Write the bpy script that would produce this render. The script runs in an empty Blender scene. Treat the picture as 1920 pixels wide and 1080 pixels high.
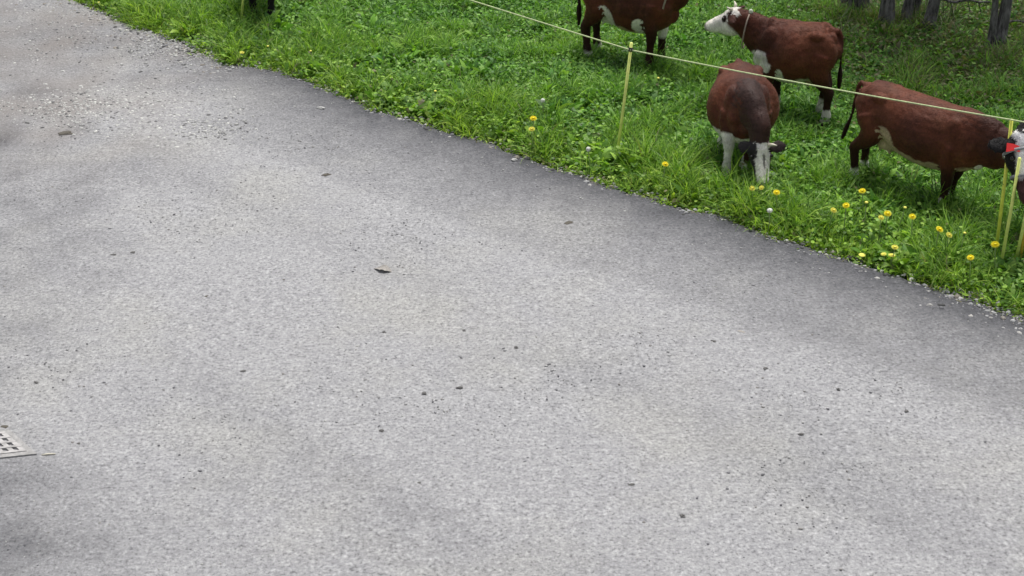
import bpy, bmesh, math, random
import numpy as np
from mathutils import Vector, Matrix, noise, kdtree
R = math.radians
rng = np.random.default_rng(11)
random.seed(11)
S = bpy.context.scene
COL = S.collection

# ---------------------------------------------------------------- camera, sky, sun, exposure
PITCH = R(29.0); H = 7.05; F = 2900.0
cam_d = bpy.data.cameras.new('camera')
cam_d.sensor_width = 36.0; cam_d.lens = F / 1920 * 36.0
cam_d.clip_start = 0.1; cam_d.clip_end = 2000
cam = bpy.data.objects.new('camera', cam_d); COL.objects.link(cam)
cam.location = (0, 0, H); cam.rotation_euler = (math.pi / 2 - PITCH, 0, 0)
S.camera = cam

w = bpy.data.worlds.new('World'); S.world = w; w.use_nodes = True
nt = w.node_tree
sky = nt.nodes.new('ShaderNodeTexSky'); sky.sky_type = 'NISHITA'; sky.sun_disc = False
SUN_EL, SUN_AZ = R(70), R(15)
sky.sun_elevation = SUN_EL; sky.sun_rotation = SUN_AZ
sky.air_density = 1.0; sky.dust_density = 3.0; sky.ozone_density = 0.6
bg = nt.nodes['Background']; bg.inputs['Strength'].default_value = 0.080
hs = nt.nodes.new('ShaderNodeHueSaturation'); hs.inputs['Saturation'].default_value = 0.30
nt.links.new(sky.outputs[0], hs.inputs['Color']); nt.links.new(hs.outputs[0], bg.inputs['Color'])
sl = bpy.data.lights.new('sun', 'SUN'); sl.energy = 2.4; sl.angle = R(30); sl.color = (1.0, 0.97, 0.93)
so = bpy.data.objects.new('sun', sl); COL.objects.link(so)
sd = Vector((math.sin(SUN_AZ) * math.cos(SUN_EL), math.cos(SUN_AZ) * math.cos(SUN_EL), math.sin(SUN_EL)))
so.rotation_euler = sd.to_track_quat('Z', 'Y').to_euler()
S.view_settings.view_transform = 'Standard'; S.view_settings.look = 'None'
S.view_settings.gamma = 1.0; S.view_settings.exposure = 0.60
S.view_settings.use_curve_mapping = False

# ---------------------------------------------------------------- helpers
UP = Vector((0, math.sin(PITCH), math.cos(PITCH))); FW = Vector((0, math.cos(PITCH), -math.sin(PITCH)))
def ray(px, py):
    return Vector((1, 0, 0)) * ((px - 960) / F) + UP * (-(py - 540) / F) + FW
def G(px, py, z=0.0):
    d = ray(px, py); t = (z - H) / d.z
    return Vector((d.x * t, d.y * t, z))
def at_depth(px, py, y):
    d = ray(px, py); t = y / d.y
    return Vector((d.x * t, y, H + d.z * t))

def tag(o, label=None, cat=None, group=None, kind=None):
    if label: o['label'] = label
    if cat: o['category'] = cat
    if group: o['group'] = group
    if kind: o['kind'] = kind
    return o
def link(o, parent=None):
    COL.objects.link(o)
    if parent: o.parent = parent
    return o
def empty(name, loc, rz=0.0):
    o = bpy.data.objects.new(name, None); o.empty_display_size = 0.2
    o.location = loc; o.rotation_euler = (0, 0, rz); return link(o)
def mesh_obj(name, verts, faces, mat, parent=None, smooth=True):
    me = bpy.data.meshes.new(name); me.from_pydata([tuple(v) for v in verts], [], faces); me.update()
    if smooth: me.polygons.foreach_set('use_smooth', [True] * len(me.polygons))
    me.materials.append(mat)
    return link(bpy.data.objects.new(name, me), parent)

def tube(pts, rad, n=8):
    """verts, faces of a round tube along pts (rad: number or list)"""
    pts = [Vector(p) for p in pts]; V = []; Fc = []
    if not hasattr(rad, '__len__'): rad = [rad] * len(pts)
    ref = Vector((0.13, 0.31, 0.94)).normalized()
    for i, p in enumerate(pts):
        t = (pts[min(i + 1, len(pts) - 1)] - pts[max(i - 1, 0)]).normalized()
        rf = ref if abs(t.dot(ref)) < 0.9 else Vector((1, 0.1, 0)).normalized()
        a = t.cross(rf).normalized(); b = t.cross(a).normalized()
        for k in range(n):
            q = 2 * math.pi * k / n
            V.append(p + (a * math.cos(q) + b * math.sin(q)) * rad[i])
    for i in range(len(pts) - 1):
        for k in range(n):
            k2 = (k + 1) % n
            Fc.append((i * n + k, i * n + k2, (i + 1) * n + k2, (i + 1) * n + k))
    Fc.append(tuple(range(n))[::-1]); Fc.append(tuple((len(pts) - 1) * n + k for k in range(n)))
    return V, Fc
def merge(parts):
    V = []; Fc = []
    for v, f in parts:
        b = len(V); V += list(v); Fc += [tuple(i + b for i in q) for q in f]
    return V, Fc
def ball(c, r, nu=10, nv=7):
    if not hasattr(r, '__len__'): r = (r, r, r)
    c = Vector(c); V = []; Fc = []
    for j in range(1, nv):
        th = math.pi * j / nv
        for i in range(nu):
            ph = 2 * math.pi * i / nu
            V.append(c + Vector((r[0] * math.sin(th) * math.cos(ph), r[1] * math.sin(th) * math.sin(ph), r[2] * math.cos(th))))
    V.append(c + Vector((0, 0, r[2]))); V.append(c - Vector((0, 0, r[2])))
    t, b = len(V) - 2, len(V) - 1
    for j in range(nv - 2):
        for i in range(nu):
            i2 = (i + 1) % nu
            Fc.append((j * nu + i, (j + 1) * nu + i, (j + 1) * nu + i2, j * nu + i2))
    for i in range(nu):
        i2 = (i + 1) % nu
        Fc.append((t, i, i2)); Fc.append((b, (nv - 2) * nu + i2, (nv - 2) * nu + i))
    return V, Fc

# ---------------------------------------------------------------- materials
def new_mat(name):
    m = bpy.data.materials.new(name); m.use_nodes = True
    return m, m.node_tree, m.node_tree.nodes['Principled BSDF']
def noise_node(t, scale, detail=4, rough=0.55, vec=None):
    n = t.nodes.new('ShaderNodeTexNoise'); n.inputs['Scale'].default_value = scale
    n.inputs['Detail'].default_value = detail; n.inputs['Roughness'].default_value = rough
    if vec is not None: t.links.new(vec, n.inputs['Vector'])
    return n
def mixc(t, a, b, fac, mode='MIX'):
    m = t.nodes.new('ShaderNodeMix'); m.data_type = 'RGBA'; m.blend_type = mode
    for s, v in ((m.inputs[0], fac), (m.inputs[6], a), (m.inputs[7], b)):
        if hasattr(v, 'is_linked'): t.links.new(v, s)
        elif isinstance(v, (int, float)): s.default_value = v
        else: s.default_value = (*v, 1)
    return m.outputs[2]
def ramp(t, val, p0, p1, c0=(0, 0, 0), c1=(1, 1, 1)):
    r = t.nodes.new('ShaderNodeValToRGB')
    r.color_ramp.elements[0].position = p0; r.color_ramp.elements[1].position = p1
    r.color_ramp.elements[0].color = (*c0, 1); r.color_ramp.elements[1].color = (*c1, 1)
    t.links.new(val, r.inputs[0]); return r.outputs[0]
def simple(name, c, rough=0.6, var=0.15, scale=30, bump=0.0, spec=0.5, metallic=0.0):
    m, t, b = new_mat(name)
    tc = t.nodes.new('ShaderNodeTexCoord')
    n = noise_node(t, scale, vec=tc.outputs['Object'])
    lo = tuple(x * (1 - var) for x in c); hi = tuple(min(1, x * (1 + var)) for x in c)
    t.links.new(ramp(t, n.outputs[0], 0.3, 0.7, lo, hi), b.inputs['Base Color'])
    b.inputs['Roughness'].default_value = rough; b.inputs['Specular IOR Level'].default_value = spec
    b.inputs['Metallic'].default_value = metallic
    if bump:
        bp = t.nodes.new('ShaderNodeBump'); bp.inputs['Strength'].default_value = bump; bp.inputs['Distance'].default_value = 0.01
        t.links.new(n.outputs[0], bp.inputs['Height']); t.links.new(bp.outputs[0], b.inputs['Normal'])
    return m

# road: worn grey asphalt, dusty and pale in the middle, cleaner and darker along the grass
def road_material():
    m, t, b = new_mat('worn_asphalt')
    geo = t.nodes.new('ShaderNodeNewGeometry'); P = geo.outputs['Position']
    at = t.nodes.new('ShaderNodeAttribute'); at.attribute_name = 'wear'   # 0 clean dark, 1 pale dust
    sep = t.nodes.new('ShaderNodeSeparateColor'); t.links.new(at.outputs['Color'], sep.inputs[0])
    big = noise_node(t, 0.55, 5, 0.6, P); mid = noise_node(t, 4.5, 6, 0.65, P)
    fine = noise_node(t, 34, 4, 0.7, P); blot = noise_node(t, 13, 4, 0.6, P); grit = noise_node(t, 150, 3, 0.8, P)
    vor = t.nodes.new('ShaderNodeTexVoronoi'); vor.inputs['Scale'].default_value = 46
    t.links.new(P, vor.inputs['Vector']); vor.inputs['Randomness'].default_value = 1.0
    vor2 = t.nodes.new('ShaderNodeTexVoronoi'); vor2.inputs['Scale'].default_value = 15
    t.links.new(P, vor2.inputs['Vector'])
    # wear factor plus uneven noise
    ma = t.nodes.new('ShaderNodeMath'); ma.operation = 'MULTIPLY_ADD'
    t.links.new(mid.outputs[0], ma.inputs[0]); ma.inputs[1].default_value = 0.5
    t.links.new(sep.outputs[0], ma.inputs[2])
    mb = t.nodes.new('ShaderNodeMath'); mb.operation = 'SUBTRACT'; t.links.new(ma.outputs[0], mb.inputs[0]); mb.inputs[1].default_value = 0.25
    base = ramp(t, mb.outputs[0], 0.0, 1.0, (0.084, 0.085, 0.094), (0.350, 0.350, 0.358))
    warm = mixc(t, base, (0.368, 0.365, 0.348), ramp(t, big.outputs[0], 0.48, 0.7, (0, 0, 0), (0.75, 0.75, 0.75)))
    tint = mixc(t, base, warm, sep.outputs[0])
    trk = noise_node(t, 1.7, 5, 0.7, P)
    tint = mixc(t, tint, ramp(t, trk.outputs[0], 0.3, 0.7, (0.95, 0.95, 0.955), (1.04, 1.04, 1.035)), 1.0, 'MULTIPLY')
    # grit: light and dark grains
    tint = mixc(t, tint, ramp(t, blot.outputs[0], 0.34, 0.66, (0.85, 0.85, 0.86), (1.12, 1.12, 1.115)), 1.0, 'MULTIPLY')
    g1 = mixc(t, tint, ramp(t, fine.outputs[0], 0.52, 0.68, (1, 1, 1), (1.5, 1.5, 1.5)), 1.0, 'MULTIPLY')
    g2 = mixc(t, g1, ramp(t, fine.outputs[0], 0.34, 0.46, (0.5, 0.5, 0.51), (1, 1, 1)), 1.0, 'MULTIPLY')
    g3 = mixc(t, g2, (0.10, 0.10, 0.11), ramp(t, vor.outputs['Distance'], 0.07, 0.16, (0.35, 0.35, 0.35), (0, 0, 0)))
    g4 = mixc(t, g3, (0.72, 0.72, 0.70), ramp(t, vor2.outputs['Distance'], 0.04, 0.075, (0.12, 0.12, 0.12), (0, 0, 0)))
    # brownish earth carried on to it in the far left
    g5 = mixc(t, g4, (0.24, 0.215, 0.195), sep.outputs[1])
    t.links.new(g5, b.inputs['Base Color'])
    b.inputs['Roughness'].default_value = 0.85; b.inputs['Specular IOR Level'].default_value = 0.3
    bp = t.nodes.new('ShaderNodeBump'); bp.inputs['Strength'].default_value = 0.7; bp.inputs['Distance'].default_value = 0.012
    ad = t.nodes.new('ShaderNodeMath'); ad.operation = 'ADD'
    t.links.new(fine.outputs[0], ad.inputs[0]); t.links.new(grit.outputs[0], ad.inputs[1])
    t.links.new(ad.outputs[0], bp.inputs['Height']); t.links.new(bp.outputs[0], b.inputs['Normal'])
    return m
M_road = road_material()

def leaf_material(name, trans=0.36, rough=0.5):
    m, t, b = new_mat(name)
    at = t.nodes.new('ShaderNodeAttribute'); at.attribute_name = 'tint'
    t.links.new(at.outputs['Color'], b.inputs['Base Color'])
    b.inputs['Roughness'].default_value = rough; b.inputs['Specular IOR Level'].default_value = 0.35
    tr = t.nodes.new('ShaderNodeBsdfTranslucent')
    gm = t.nodes.new('ShaderNodeMix'); gm.data_type = 'RGBA'; gm.blend_type = 'MULTIPLY'; gm.inputs[0].default_value = 1
    t.links.new(at.outputs['Color'], gm.inputs[6]); gm.inputs[7].default_value = (1.3, 1.35, 0.6, 1)
    t.links.new(gm.outputs[2], tr.inputs['Color'])
    mx = t.nodes.new('ShaderNodeMixShader'); mx.inputs[0].default_value = trans
    t.links.new(b.outputs[0], mx.inputs[1]); t.links.new(tr.outputs[0], mx.inputs[2])
    t.links.new(mx.outputs[0], t.nodes['Material Output'].inputs['Surface'])
    return m
M_grass = leaf_material('grass_leaf')

def coat_material():
    m, t, b = new_mat('cow_coat')
    at = t.nodes.new('ShaderNodeAttribute'); at.attribute_name = 'coat'
    tc = t.nodes.new('ShaderNodeTexCoord'); mp = t.nodes.new('ShaderNodeMapping')
    mp.inputs['Scale'].default_value = (1, 1, 0.35); t.links.new(tc.outputs['Object'], mp.inputs[0])
    n = noise_node(t, 60, 5, 0.7, mp.outputs[0]); n2 = noise_node(t, 5, 4, 0.6, tc.outputs['Object'])
    v = mixc(t, at.outputs['Color'], ramp(t, n.outputs[0], 0.3, 0.7, (0.72, 0.72, 0.72), (1.25, 1.25, 1.25)), 0.8, 'MULTIPLY')
    v2 = mixc(t, v, ramp(t, n2.outputs[0], 0.32, 0.7, (0.72, 0.70, 0.70), (1.22, 1.2, 1.15)), 1.0, 'MULTIPLY')
    t.links.new(v2, b.inputs['Base Color'])
    b.inputs['Roughness'].default_value = 0.55; b.inputs['Specular IOR Level'].default_value = 0.16
    b.inputs['Sheen Weight'].default_value = 0.04
    bp = t.nodes.new('ShaderNodeBump'); bp.inputs['Strength'].default_value = 0.45; bp.inputs['Distance'].default_value = 0.012
    t.links.new(n.outputs[0], bp.inputs['Height']); t.links.new(bp.outputs[0], b.inputs['Normal'])
    return m
M_coat = coat_material()
M_eye = simple('dark_eye', (0.012, 0.009, 0.008), 0.12, 0.1)
M_horn = simple('horn', (0.62, 0.58, 0.46), 0.45, 0.15, 25)
M_strap = simple('grey_webbing', (0.24, 0.25, 0.26), 0.7, 0.3, 60)
M_rope = simple('beige_rope', (0.30, 0.24, 0.19), 0.8, 0.3, 60)
M_red = simple('red_plastic', (0.72, 0.03, 0.03), 0.4, 0.1)
M_pale = simple('pale_plastic', (0.62, 0.66, 0.52), 0.5, 0.12)
M_post = simple('yellow_fibreglass', (0.86, 0.88, 0.14), 0.45, 0.15, 18)
M_post2 = simple('faded_green_fibreglass', (0.80, 0.90, 0.24), 0.5, 0.18, 18)
M_post3 = simple('orange_fibreglass', (0.86, 0.58, 0.08), 0.5, 0.15, 18)
M_black = simple('black_plastic', (0.012, 0.012, 0.013), 0.45, 0.2)
M_wire = simple('fence_rope', (0.50, 0.58, 0.30), 0.6, 0.25, 40)
M_soil = simple('soil', (0.040, 0.038, 0.020), 0.95, 0.4, 12, 0.5)
M_pebd = simple('dark_stone', (0.125, 0.122, 0.118), 0.8, 0.3, 50, 0.4)
M_pebl = simple('light_stone', (0.40, 0.40, 0.39), 0.8, 0.2, 50, 0.4)
M_dry = simple('dry_leaf', (0.33, 0.31, 0.285), 0.8, 0.6, 18, 0.4)
M_dung = simple('dark_crumb', (0.105, 0.095, 0.078), 0.9, 0.3, 60, 0.5)
M_metal = simple('galvanised_iron', (0.37, 0.36, 0.355), 0.65, 0.3, 14, 0.2, 0.5, 0.15)
M_pit_shade = simple('drain_pit_shade', (0.02, 0.018, 0.017), 0.9)  # near-black colour stands in for the shade down in the drain
M_conc = simple('concrete', (0.31, 0.305, 0.30), 0.9, 0.25, 30, 0.3)
M_straw = simple('straw', (0.6, 0.57, 0.47), 0.7, 0.15)
M_yel = simple('yellow_petals', (0.92, 0.80, 0.03), 0.6, 0.1, 80)
M_yelp = simple('pale_yellow_petals', (0.84, 0.80, 0.14), 0.6, 0.1, 80)
M_org = simple('orange_centre', (0.90, 0.66, 0.02), 0.7, 0.2, 80)
M_wht = simple('white_fluff', (0.72, 0.74, 0.68), 0.8, 0.1, 80)
M_stem = simple('flower_stem', (0.22, 0.32, 0.10), 0.55, 0.15)
M_sep = simple('sepals', (0.10, 0.20, 0.04), 0.6, 0.2)

def bark_material():
    m, t, b = new_mat('bark')
    tc = t.nodes.new('ShaderNodeTexCoord'); mp = t.nodes.new('ShaderNodeMapping')
    mp.inputs['Scale'].default_value = (1, 1, 0.22); t.links.new(tc.outputs['Object'], mp.inputs[0])
    n = noise_node(t, 26, 6, 0.65, mp.outputs[0]); n2 = noise_node(t, 3.5, 4, 0.6, tc.outputs['Object'])
    c = ramp(t, n.outputs[0], 0.36, 0.62, (0.04, 0.037, 0.037), (0.25, 0.235, 0.235))
    c2 = mixc(t, c, (0.075, 0.10, 0.045), ramp(t, n2.outputs[0], 0.5, 0.72, (0, 0, 0), (0.6, 0.6, 0.6)))
    t.links.new(c2, b.inputs['Base Color']); b.inputs['Roughness'].default_value = 0.9
    bp = t.nodes.new('ShaderNodeBump'); bp.inputs['Strength'].default_value = 1.0; bp.inputs['Distance'].default_value = 0.05
    t.links.new(n.outputs[0], bp.inputs['Height']); t.links.new(bp.outputs[0], b.inputs['Normal'])
    return m
M_bark = bark_material()

# ---------------------------------------------------------------- ground and road
EDGE_PX = [(150, 5), (215, 34), (265, 52), (330, 75), (372, 100), (430, 118), (520, 132), (570, 150), (620, 172), (700, 200),
           (800, 236), (900, 262), (1000, 300), (1100, 333), (1230, 374), (1330, 400), (1450, 440), (1560, 478),
           (1700, 520), (1800, 552), (1860, 574), (1920, 595)]
E = [np.array(G(*p)[:2]) for p in EDGE_PX]
d0 = (E[0] - E[3]) / np.linalg.norm(E[0] - E[3]); d1 = (E[-1] - E[-5]) / np.linalg.norm(E[-1] - E[-5])
E = [E[0] + d0 * 16, E[0] + d0 * 6] + E + [E[-1] + d1 * 5, E[-1] + d1 * 14]
E = np.array(E)
seg = np.linalg.norm(np.diff(E, axis=0), axis=1); cum = np.concatenate([[0], np.cumsum(seg)])
TT = np.arange(0, cum[-1], 0.05)
EX = np.interp(TT, cum, E[:, 0]); EY = np.interp(TT, cum, E[:, 1])
wob = np.array([noise.noise(Vector((t * 1.7, 3.1, 0))) * 0.06 + noise.noise(Vector((t * 5.0, 9.1, 0))) * 0.05 + max(0, noise.noise(Vector((t * 2.9, 1.1, 4))) - .15) * .16 for t in TT])
NR = np.array([-0.60, -0.80])
EX = EX + wob * NR[0]; EY = EY + wob * NR[1]
DIRT = np.array([0.80, -0.60])           # along the edge
def edge_offset(x, y):
    """signed distance along NR from the edge: >0 on the road, <0 in the field"""
    u = np.asarray(x) * DIRT[0] + np.asarray(y) * DIRT[1]
    ue = EX * DIRT[0] + EY * DIRT[1]; ve = EX * NR[0] + EY * NR[1]
    o = np.argsort(ue)
    return np.asarray(x) * NR[0] + np.asarray(y) * NR[1] - np.interp(u, ue[o], ve[o])

def ground_sheet():
    V = []; Fc = []
    xs = np.concatenate([[-400, -120, -40], np.arange(-20, 20.1, 0.5), [40, 120, 400]])
    ys = np.concatenate([[-400, -60, -10], np.arange(0, 34.1, 0.5), [60, 150, 500]])
    for y in ys:
        for x in xs:
            off = float(edge_offset(x, y)) if abs(x) < 25 and -1 < y < 40 else 5
            z = -0.06 + (0.035 * noise.noise(Vector((x * .5, y * .5, 0))) if off < -0.4 else 0)
            V.append((x, y, z))
    n = len(xs)
    for j in range(len(ys) - 1):
        for i in range(n - 1):
            Fc.append((j * n + i, j * n + i + 1, (j + 1) * n + i + 1, (j + 1) * n + i))
    m, t, b = new_mat('meadow_soil')
    geo = t.nodes.new('ShaderNodeNewGeometry')
    a = noise_node(t, 1.2, 5, 0.6, geo.outputs['Position']); f = noise_node(t, 22, 5, 0.7, geo.outputs['Position'])
    c = ramp(t, f.outputs[0], 0.35, 0.65, (0.018, 0.028, 0.010), (0.045, 0.075, 0.02))
    t.links.new(mixc(t, c, (0.05, 0.045, 0.025), ramp(t, a.outputs[0], 0.45, 0.65)), b.inputs['Base Color'])
    b.inputs['Roughness'].default_value = 0.95
    return tag(mesh_obj('ground', V, Fc, m), kind='structure')
ground_sheet()

def road_sheet():
    D = np.concatenate([[0, 0.03, 0.06, 0.1, 0.16, 0.24], np.arange(0.34, 17, 0.14)])
    V = []; Fc = []; W = []
    n = len(D)
    s0 = Vector(G(0, 1080)); 
    for i in range(len(EX)):
        for j, d in enumerate(D):
            x = EX[i] + NR[0] * d; y = EY[i] + NR[1] * d
            z = -0.012 * math.exp(-d / 0.12) + 0.012 * noise.noise(Vector((x * .6, y * .6, 5))) * min(1, d)
            V.append((x, y, z))
            nz = noise.noise(Vector((x * .7, y * .7, 1))); n2 = noise.noise(Vector((x * 2.3, y * 2.3, 7)))
            u = x * DIRT[0] + y * DIRT[1]
            band = 0.92 + 0.3 * nz + 0.10 * n2
            # coarse, earthy end far left: no dark band there
            left = 1 / (1 + math.exp((x + 4.0 + 0.5 * nz) / 0.28))
            we = 1 - math.exp(-(d / max(band, 0.3)) ** 1.25 * .8)
            # wheel tracks and streaks running along the road
            st_ = noise.noise(Vector((d * 1.5 + .25 * nz, u * .10, 11))) + .6 * noise.noise(Vector((d * 4.2 + .3 * nz, u * .16, 17)))
            we += .10 * st_ * min(1, d)
            for (ax, ay, bx, by, wd_, k) in TRACKS:
                L2 = (bx - ax) ** 2 + (by - ay) ** 2
                q = ((x - ax) * (by - ay) - (y - ay) * (bx - ax)) / math.sqrt(L2) + .12 * nz
                we += k * math.exp(-(q / wd_) ** 2) * min(1, d)
            we = we * (1 - left) + left * (0.70 + 0.25 * n2)
            # broken oval patches, some darker, some paler
            for (px, py, rx, ry, k) in SPOTS:
                q = ((x - px) / rx) ** 2 + ((y - py) / ry) ** 2
                we -= k * math.exp(-q * (1 + 0.6 * nz)) * (1 + 0.9 * n2)
            we += 0.10 * nz
            ear = left * max(0, min(1, 0.5 + 0.9 * noise.noise(Vector((x * 1.6, y * 1.6, 2))))) * 0.6 * (1 / (1 + math.exp(-(y - 15.6) / 0.35)))
            W.append((max(0, min(1, we)), ear, 0, 1))
    for i in range(len(EX) - 1):
        for j in range(n - 1):
            a = i * n + j
            Fc.append((a, a + n, a + n + 1, a + 1)[::-1])
    b0 = len(V)
    for i in range(len(EX)):
        V.append((EX[i] - NR[0] * .02, EY[i] - NR[1] * .02, -0.12)); W.append((0, 0.6, 0, 1))
    for i in range(len(EX) - 1):
        Fc.append((i * n, (i + 1) * n, b0 + i + 1, b0 + i))
    o = mesh_obj('road', V, Fc, M_road)
    ca = o.data.color_attributes.new('wear', 'FLOAT_COLOR', 'POINT')
    ca.data.foreach_set('color', np.array(W, dtype=np.float32).ravel())
    return tag(o, kind='structure')
def spot(px, py, wx, wy, k):
    c = G(px, py); return (c.x, c.y, wx, wy, k)
def track(a, b, wd_, k):
    p, q = G(*a), G(*b); return (p.x, p.y, q.x, q.y, wd_, k)
TRACKS = [track((250, 400), (1300, 1010), .28, .20), track((560, 330), (1900, 860), .30, .14), track((150, 520), (900, 1080), .22, -.13),
          track((430, 370), (1620, 950), .24, -.14), track((800, 380), (1920, 760), .2, -.10)]
SPOTS = [spot(-30, 1000, 0.75, 0.8, 0.42), spot(90, 1075, 0.5, 0.35, 0.25), spot(-10, 900, 0.3, 0.25, 0.25), spot(0, 262, 0.14, 0.28, 0.7), spot(60, 172, 0.4, 0.2, 0.45),
         spot(1650, 900, 1.3, 0.9, 0.06), spot(700, 1000, 1.0, 0.6, 0.12), spot(1420, 620, 0.9, 0.3, 0.1),
         spot(900, 620, 1.0, 0.5, -0.12), spot(400, 500, 1.2, 1.0, -0.12), spot(260, 205, 0.9, 0.5, -0.5), spot(60, 60, 1.2, 0.8, 0.22)]
road_sheet()

# loose gravel: one uncountable mass of grains lying on the asphalt
def gravel(name, n, sampler, sizes, tints, mat, z0=0.0):
    base = np.array([(1, 0, 0), (-1, 0, 0), (0, 1, 0), (0, -1, 0), (0, 0, 1), (0, 0, -1), (.6, .6, .5), (-.6, .6, .5), (.6, -.6, .5), (-.6, -.6, .5)], float)
    tri = [(4, 6, 8), (4, 7, 6), (4, 9, 7), (4, 8, 9), (6, 0, 8), (6, 2, 0), (7, 2, 6), (7, 1, 2), (9, 1, 7), (9, 3, 1), (8, 3, 9), (8, 0, 3)]
    xy = sampler(n); n = len(xy)
    sc = rng.uniform(sizes[0], sizes[1], n) * (0.6 + 0.8 * rng.random(n) ** 3)
    ang = rng.uniform(0, 6.28, n); el = rng.uniform(0.7, 1.6, n)
    P = base[None] * (1 + 0.35 * (rng.random((n, 10, 3)) - .5))
    P = P * sc[:, None, None]; P[:, :, 0] *= el[:, None]; P[:, :, 2] *= 0.62
    x = P[:, :, 0] * np.cos(ang)[:, None] - P[:, :, 1] * np.sin(ang)[:, None]
    y = P[:, :, 0] * np.sin(ang)[:, None] + P[:, :, 1] * np.cos(ang)[:, None]
    P = np.stack([x + xy[:, 0:1], y + xy[:, 1:2], P[:, :, 2] + sc[:, None] * 0.25 + z0], -1).reshape(-1, 3)
    T = (np.array(tri)[None] + (np.arange(n) * 10)[:, None, None]).reshape(-1, 3)
    me = bpy.data.meshes.new(name)
    me.vertices.add(len(P)); me.vertices.foreach_set('co', P.astype(np.float32).ravel())
    me.loops.add(T.size); me.loops.foreach_set('vertex_index', T.astype(np.int32).ravel())
    me.polygons.add(len(T)); me.polygons.foreach_set('loop_start', np.arange(0, T.size, 3, dtype=np.int32))
    me.update(calc_edges=True)
    ti = np.array(tints)[rng.integers(0, len(tints), n)] * rng.uniform(.8, 1.2, (n, 1))
    c = np.ones((n, 10, 4), np.float32); c[:, :, :3] = ti[:, None]
    ca = me.color_attributes.new('tint', 'FLOAT_COLOR', 'POINT'); ca.data.foreach_set('color', c.ravel())
    me.materials.append(mat)
    return link(bpy.data.objects.new(name, me))
mg, tg, bgx = new_mat('gravel_stone')
ag = tg.nodes.new('ShaderNodeAttribute'); ag.attribute_name = 'tint'; tg.links.new(ag.outputs['Color'], bgx.inputs['Base Color'])
bgx.inputs['Roughness'].default_value = 0.85
def road_sampler(n):
    out = []
    while sum(len(o) for o in out) < n:
        x = rng.uniform(-8, 7, n * 2); y = rng.uniform(7.5, 21, n * 2); d = edge_offset(x, y)
        vis = (np.abs(x) < 0.36 * np.sqrt(y * y + H * H) + .6) & (d > 0.02)
        nz = np.array([0.5 + 0.9 * noise.noise(Vector((a * 1.1, b * 1.1, 3))) for a, b in zip(x, y)])
        left = 1 / (1 + np.exp((x + 3.6) / 0.5))
        dens = np.clip(nz, 0.06, 1) * (0.35 + 0.65 * np.clip(left * (y > 14.5), 0, 1)) + 0.35 * np.exp(-((x + 4.2) / .9) ** 2 - ((y - 15.2) / .7) ** 2)
        k = vis & (rng.random(n * 2) < dens)
        out.append(np.stack([x[k], y[k]], -1))
    return np.concatenate(out)[:n]
tag(gravel('gravel', 13000, road_sampler, (0.004, 0.011), [(.30, .30, .30), (.36, .36, .35), (.2, .2, .21), (.40, .40, .39), (.12, .12, .13), (.26, .25, .24)], mg, -0.003),
    'loose grey grit scattered over the worn asphalt road', 'gravel', kind='stuff')
def patch_sampler(n):
    out = []
    for (a, b, wx, wy, fr) in ((250, 195, 75, 24, .45), (340, 240, 60, 16, .2), (120, 195, 70, 18, .15), (330, 90, 70, 22, .12), (110, 60, 90, 40, .08)):
        k = int(n * fr); px = rng.normal(a, wx, k); py = rng.normal(b, wy, k)
        out.append(np.array([G(p, q)[:2] for p, q in zip(px, py)]))
    return np.concatenate(out)
tag(gravel('pale_gravel', 8500, patch_sampler, (0.006, 0.018), [(.50, .50, .48), (.42, .42, .41), (.56, .56, .53), (.3, .3, .29), (.16, .16, .16)], mg, -0.004),
    'patch of loose pale gravel on the road at the upper left', 'gravel', kind='stuff')
def edge_sampler(n):
    out = []
    while sum(len(o) for o in out) < n:
        i = rng.integers(0, len(EX), n * 3)
        L = (EX[i] < -3.3) | (EX[i] > 4.0) | (rng.random(len(i)) < 0.16)
        spread = np.where(EX[i] < -3.3, 0.28, np.where(EX[i] > 4.0, 0.2, 0.05))
        d = rng.normal(0, 1, len(i)) * spread + np.where(EX[i] < -3.3, 0.16, -0.01)
        x = EX[i] + NR[0] * d + rng.normal(0, .04, len(i)); y = EY[i] + NR[1] * d + rng.normal(0, .04, len(i))
        k = L & (np.abs(x) < 7.5) & (y < 21)
        out.append(np.stack([x[k], y[k]], -1))
    return np.concatenate(out)[:n]
tag(gravel('verge_gravel', 5200, edge_sampler, (0.009, 0.024), [(.30, .30, .31), (.40, .40, .40), (.16, .16, .17), (.44, .43, .41), (.08, .08, .08), (.24, .22, .19)], mg, -0.012),
    'coarser pale gravel along the crumbling road edge beside the grass', 'gravel', kind='stuff')

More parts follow.
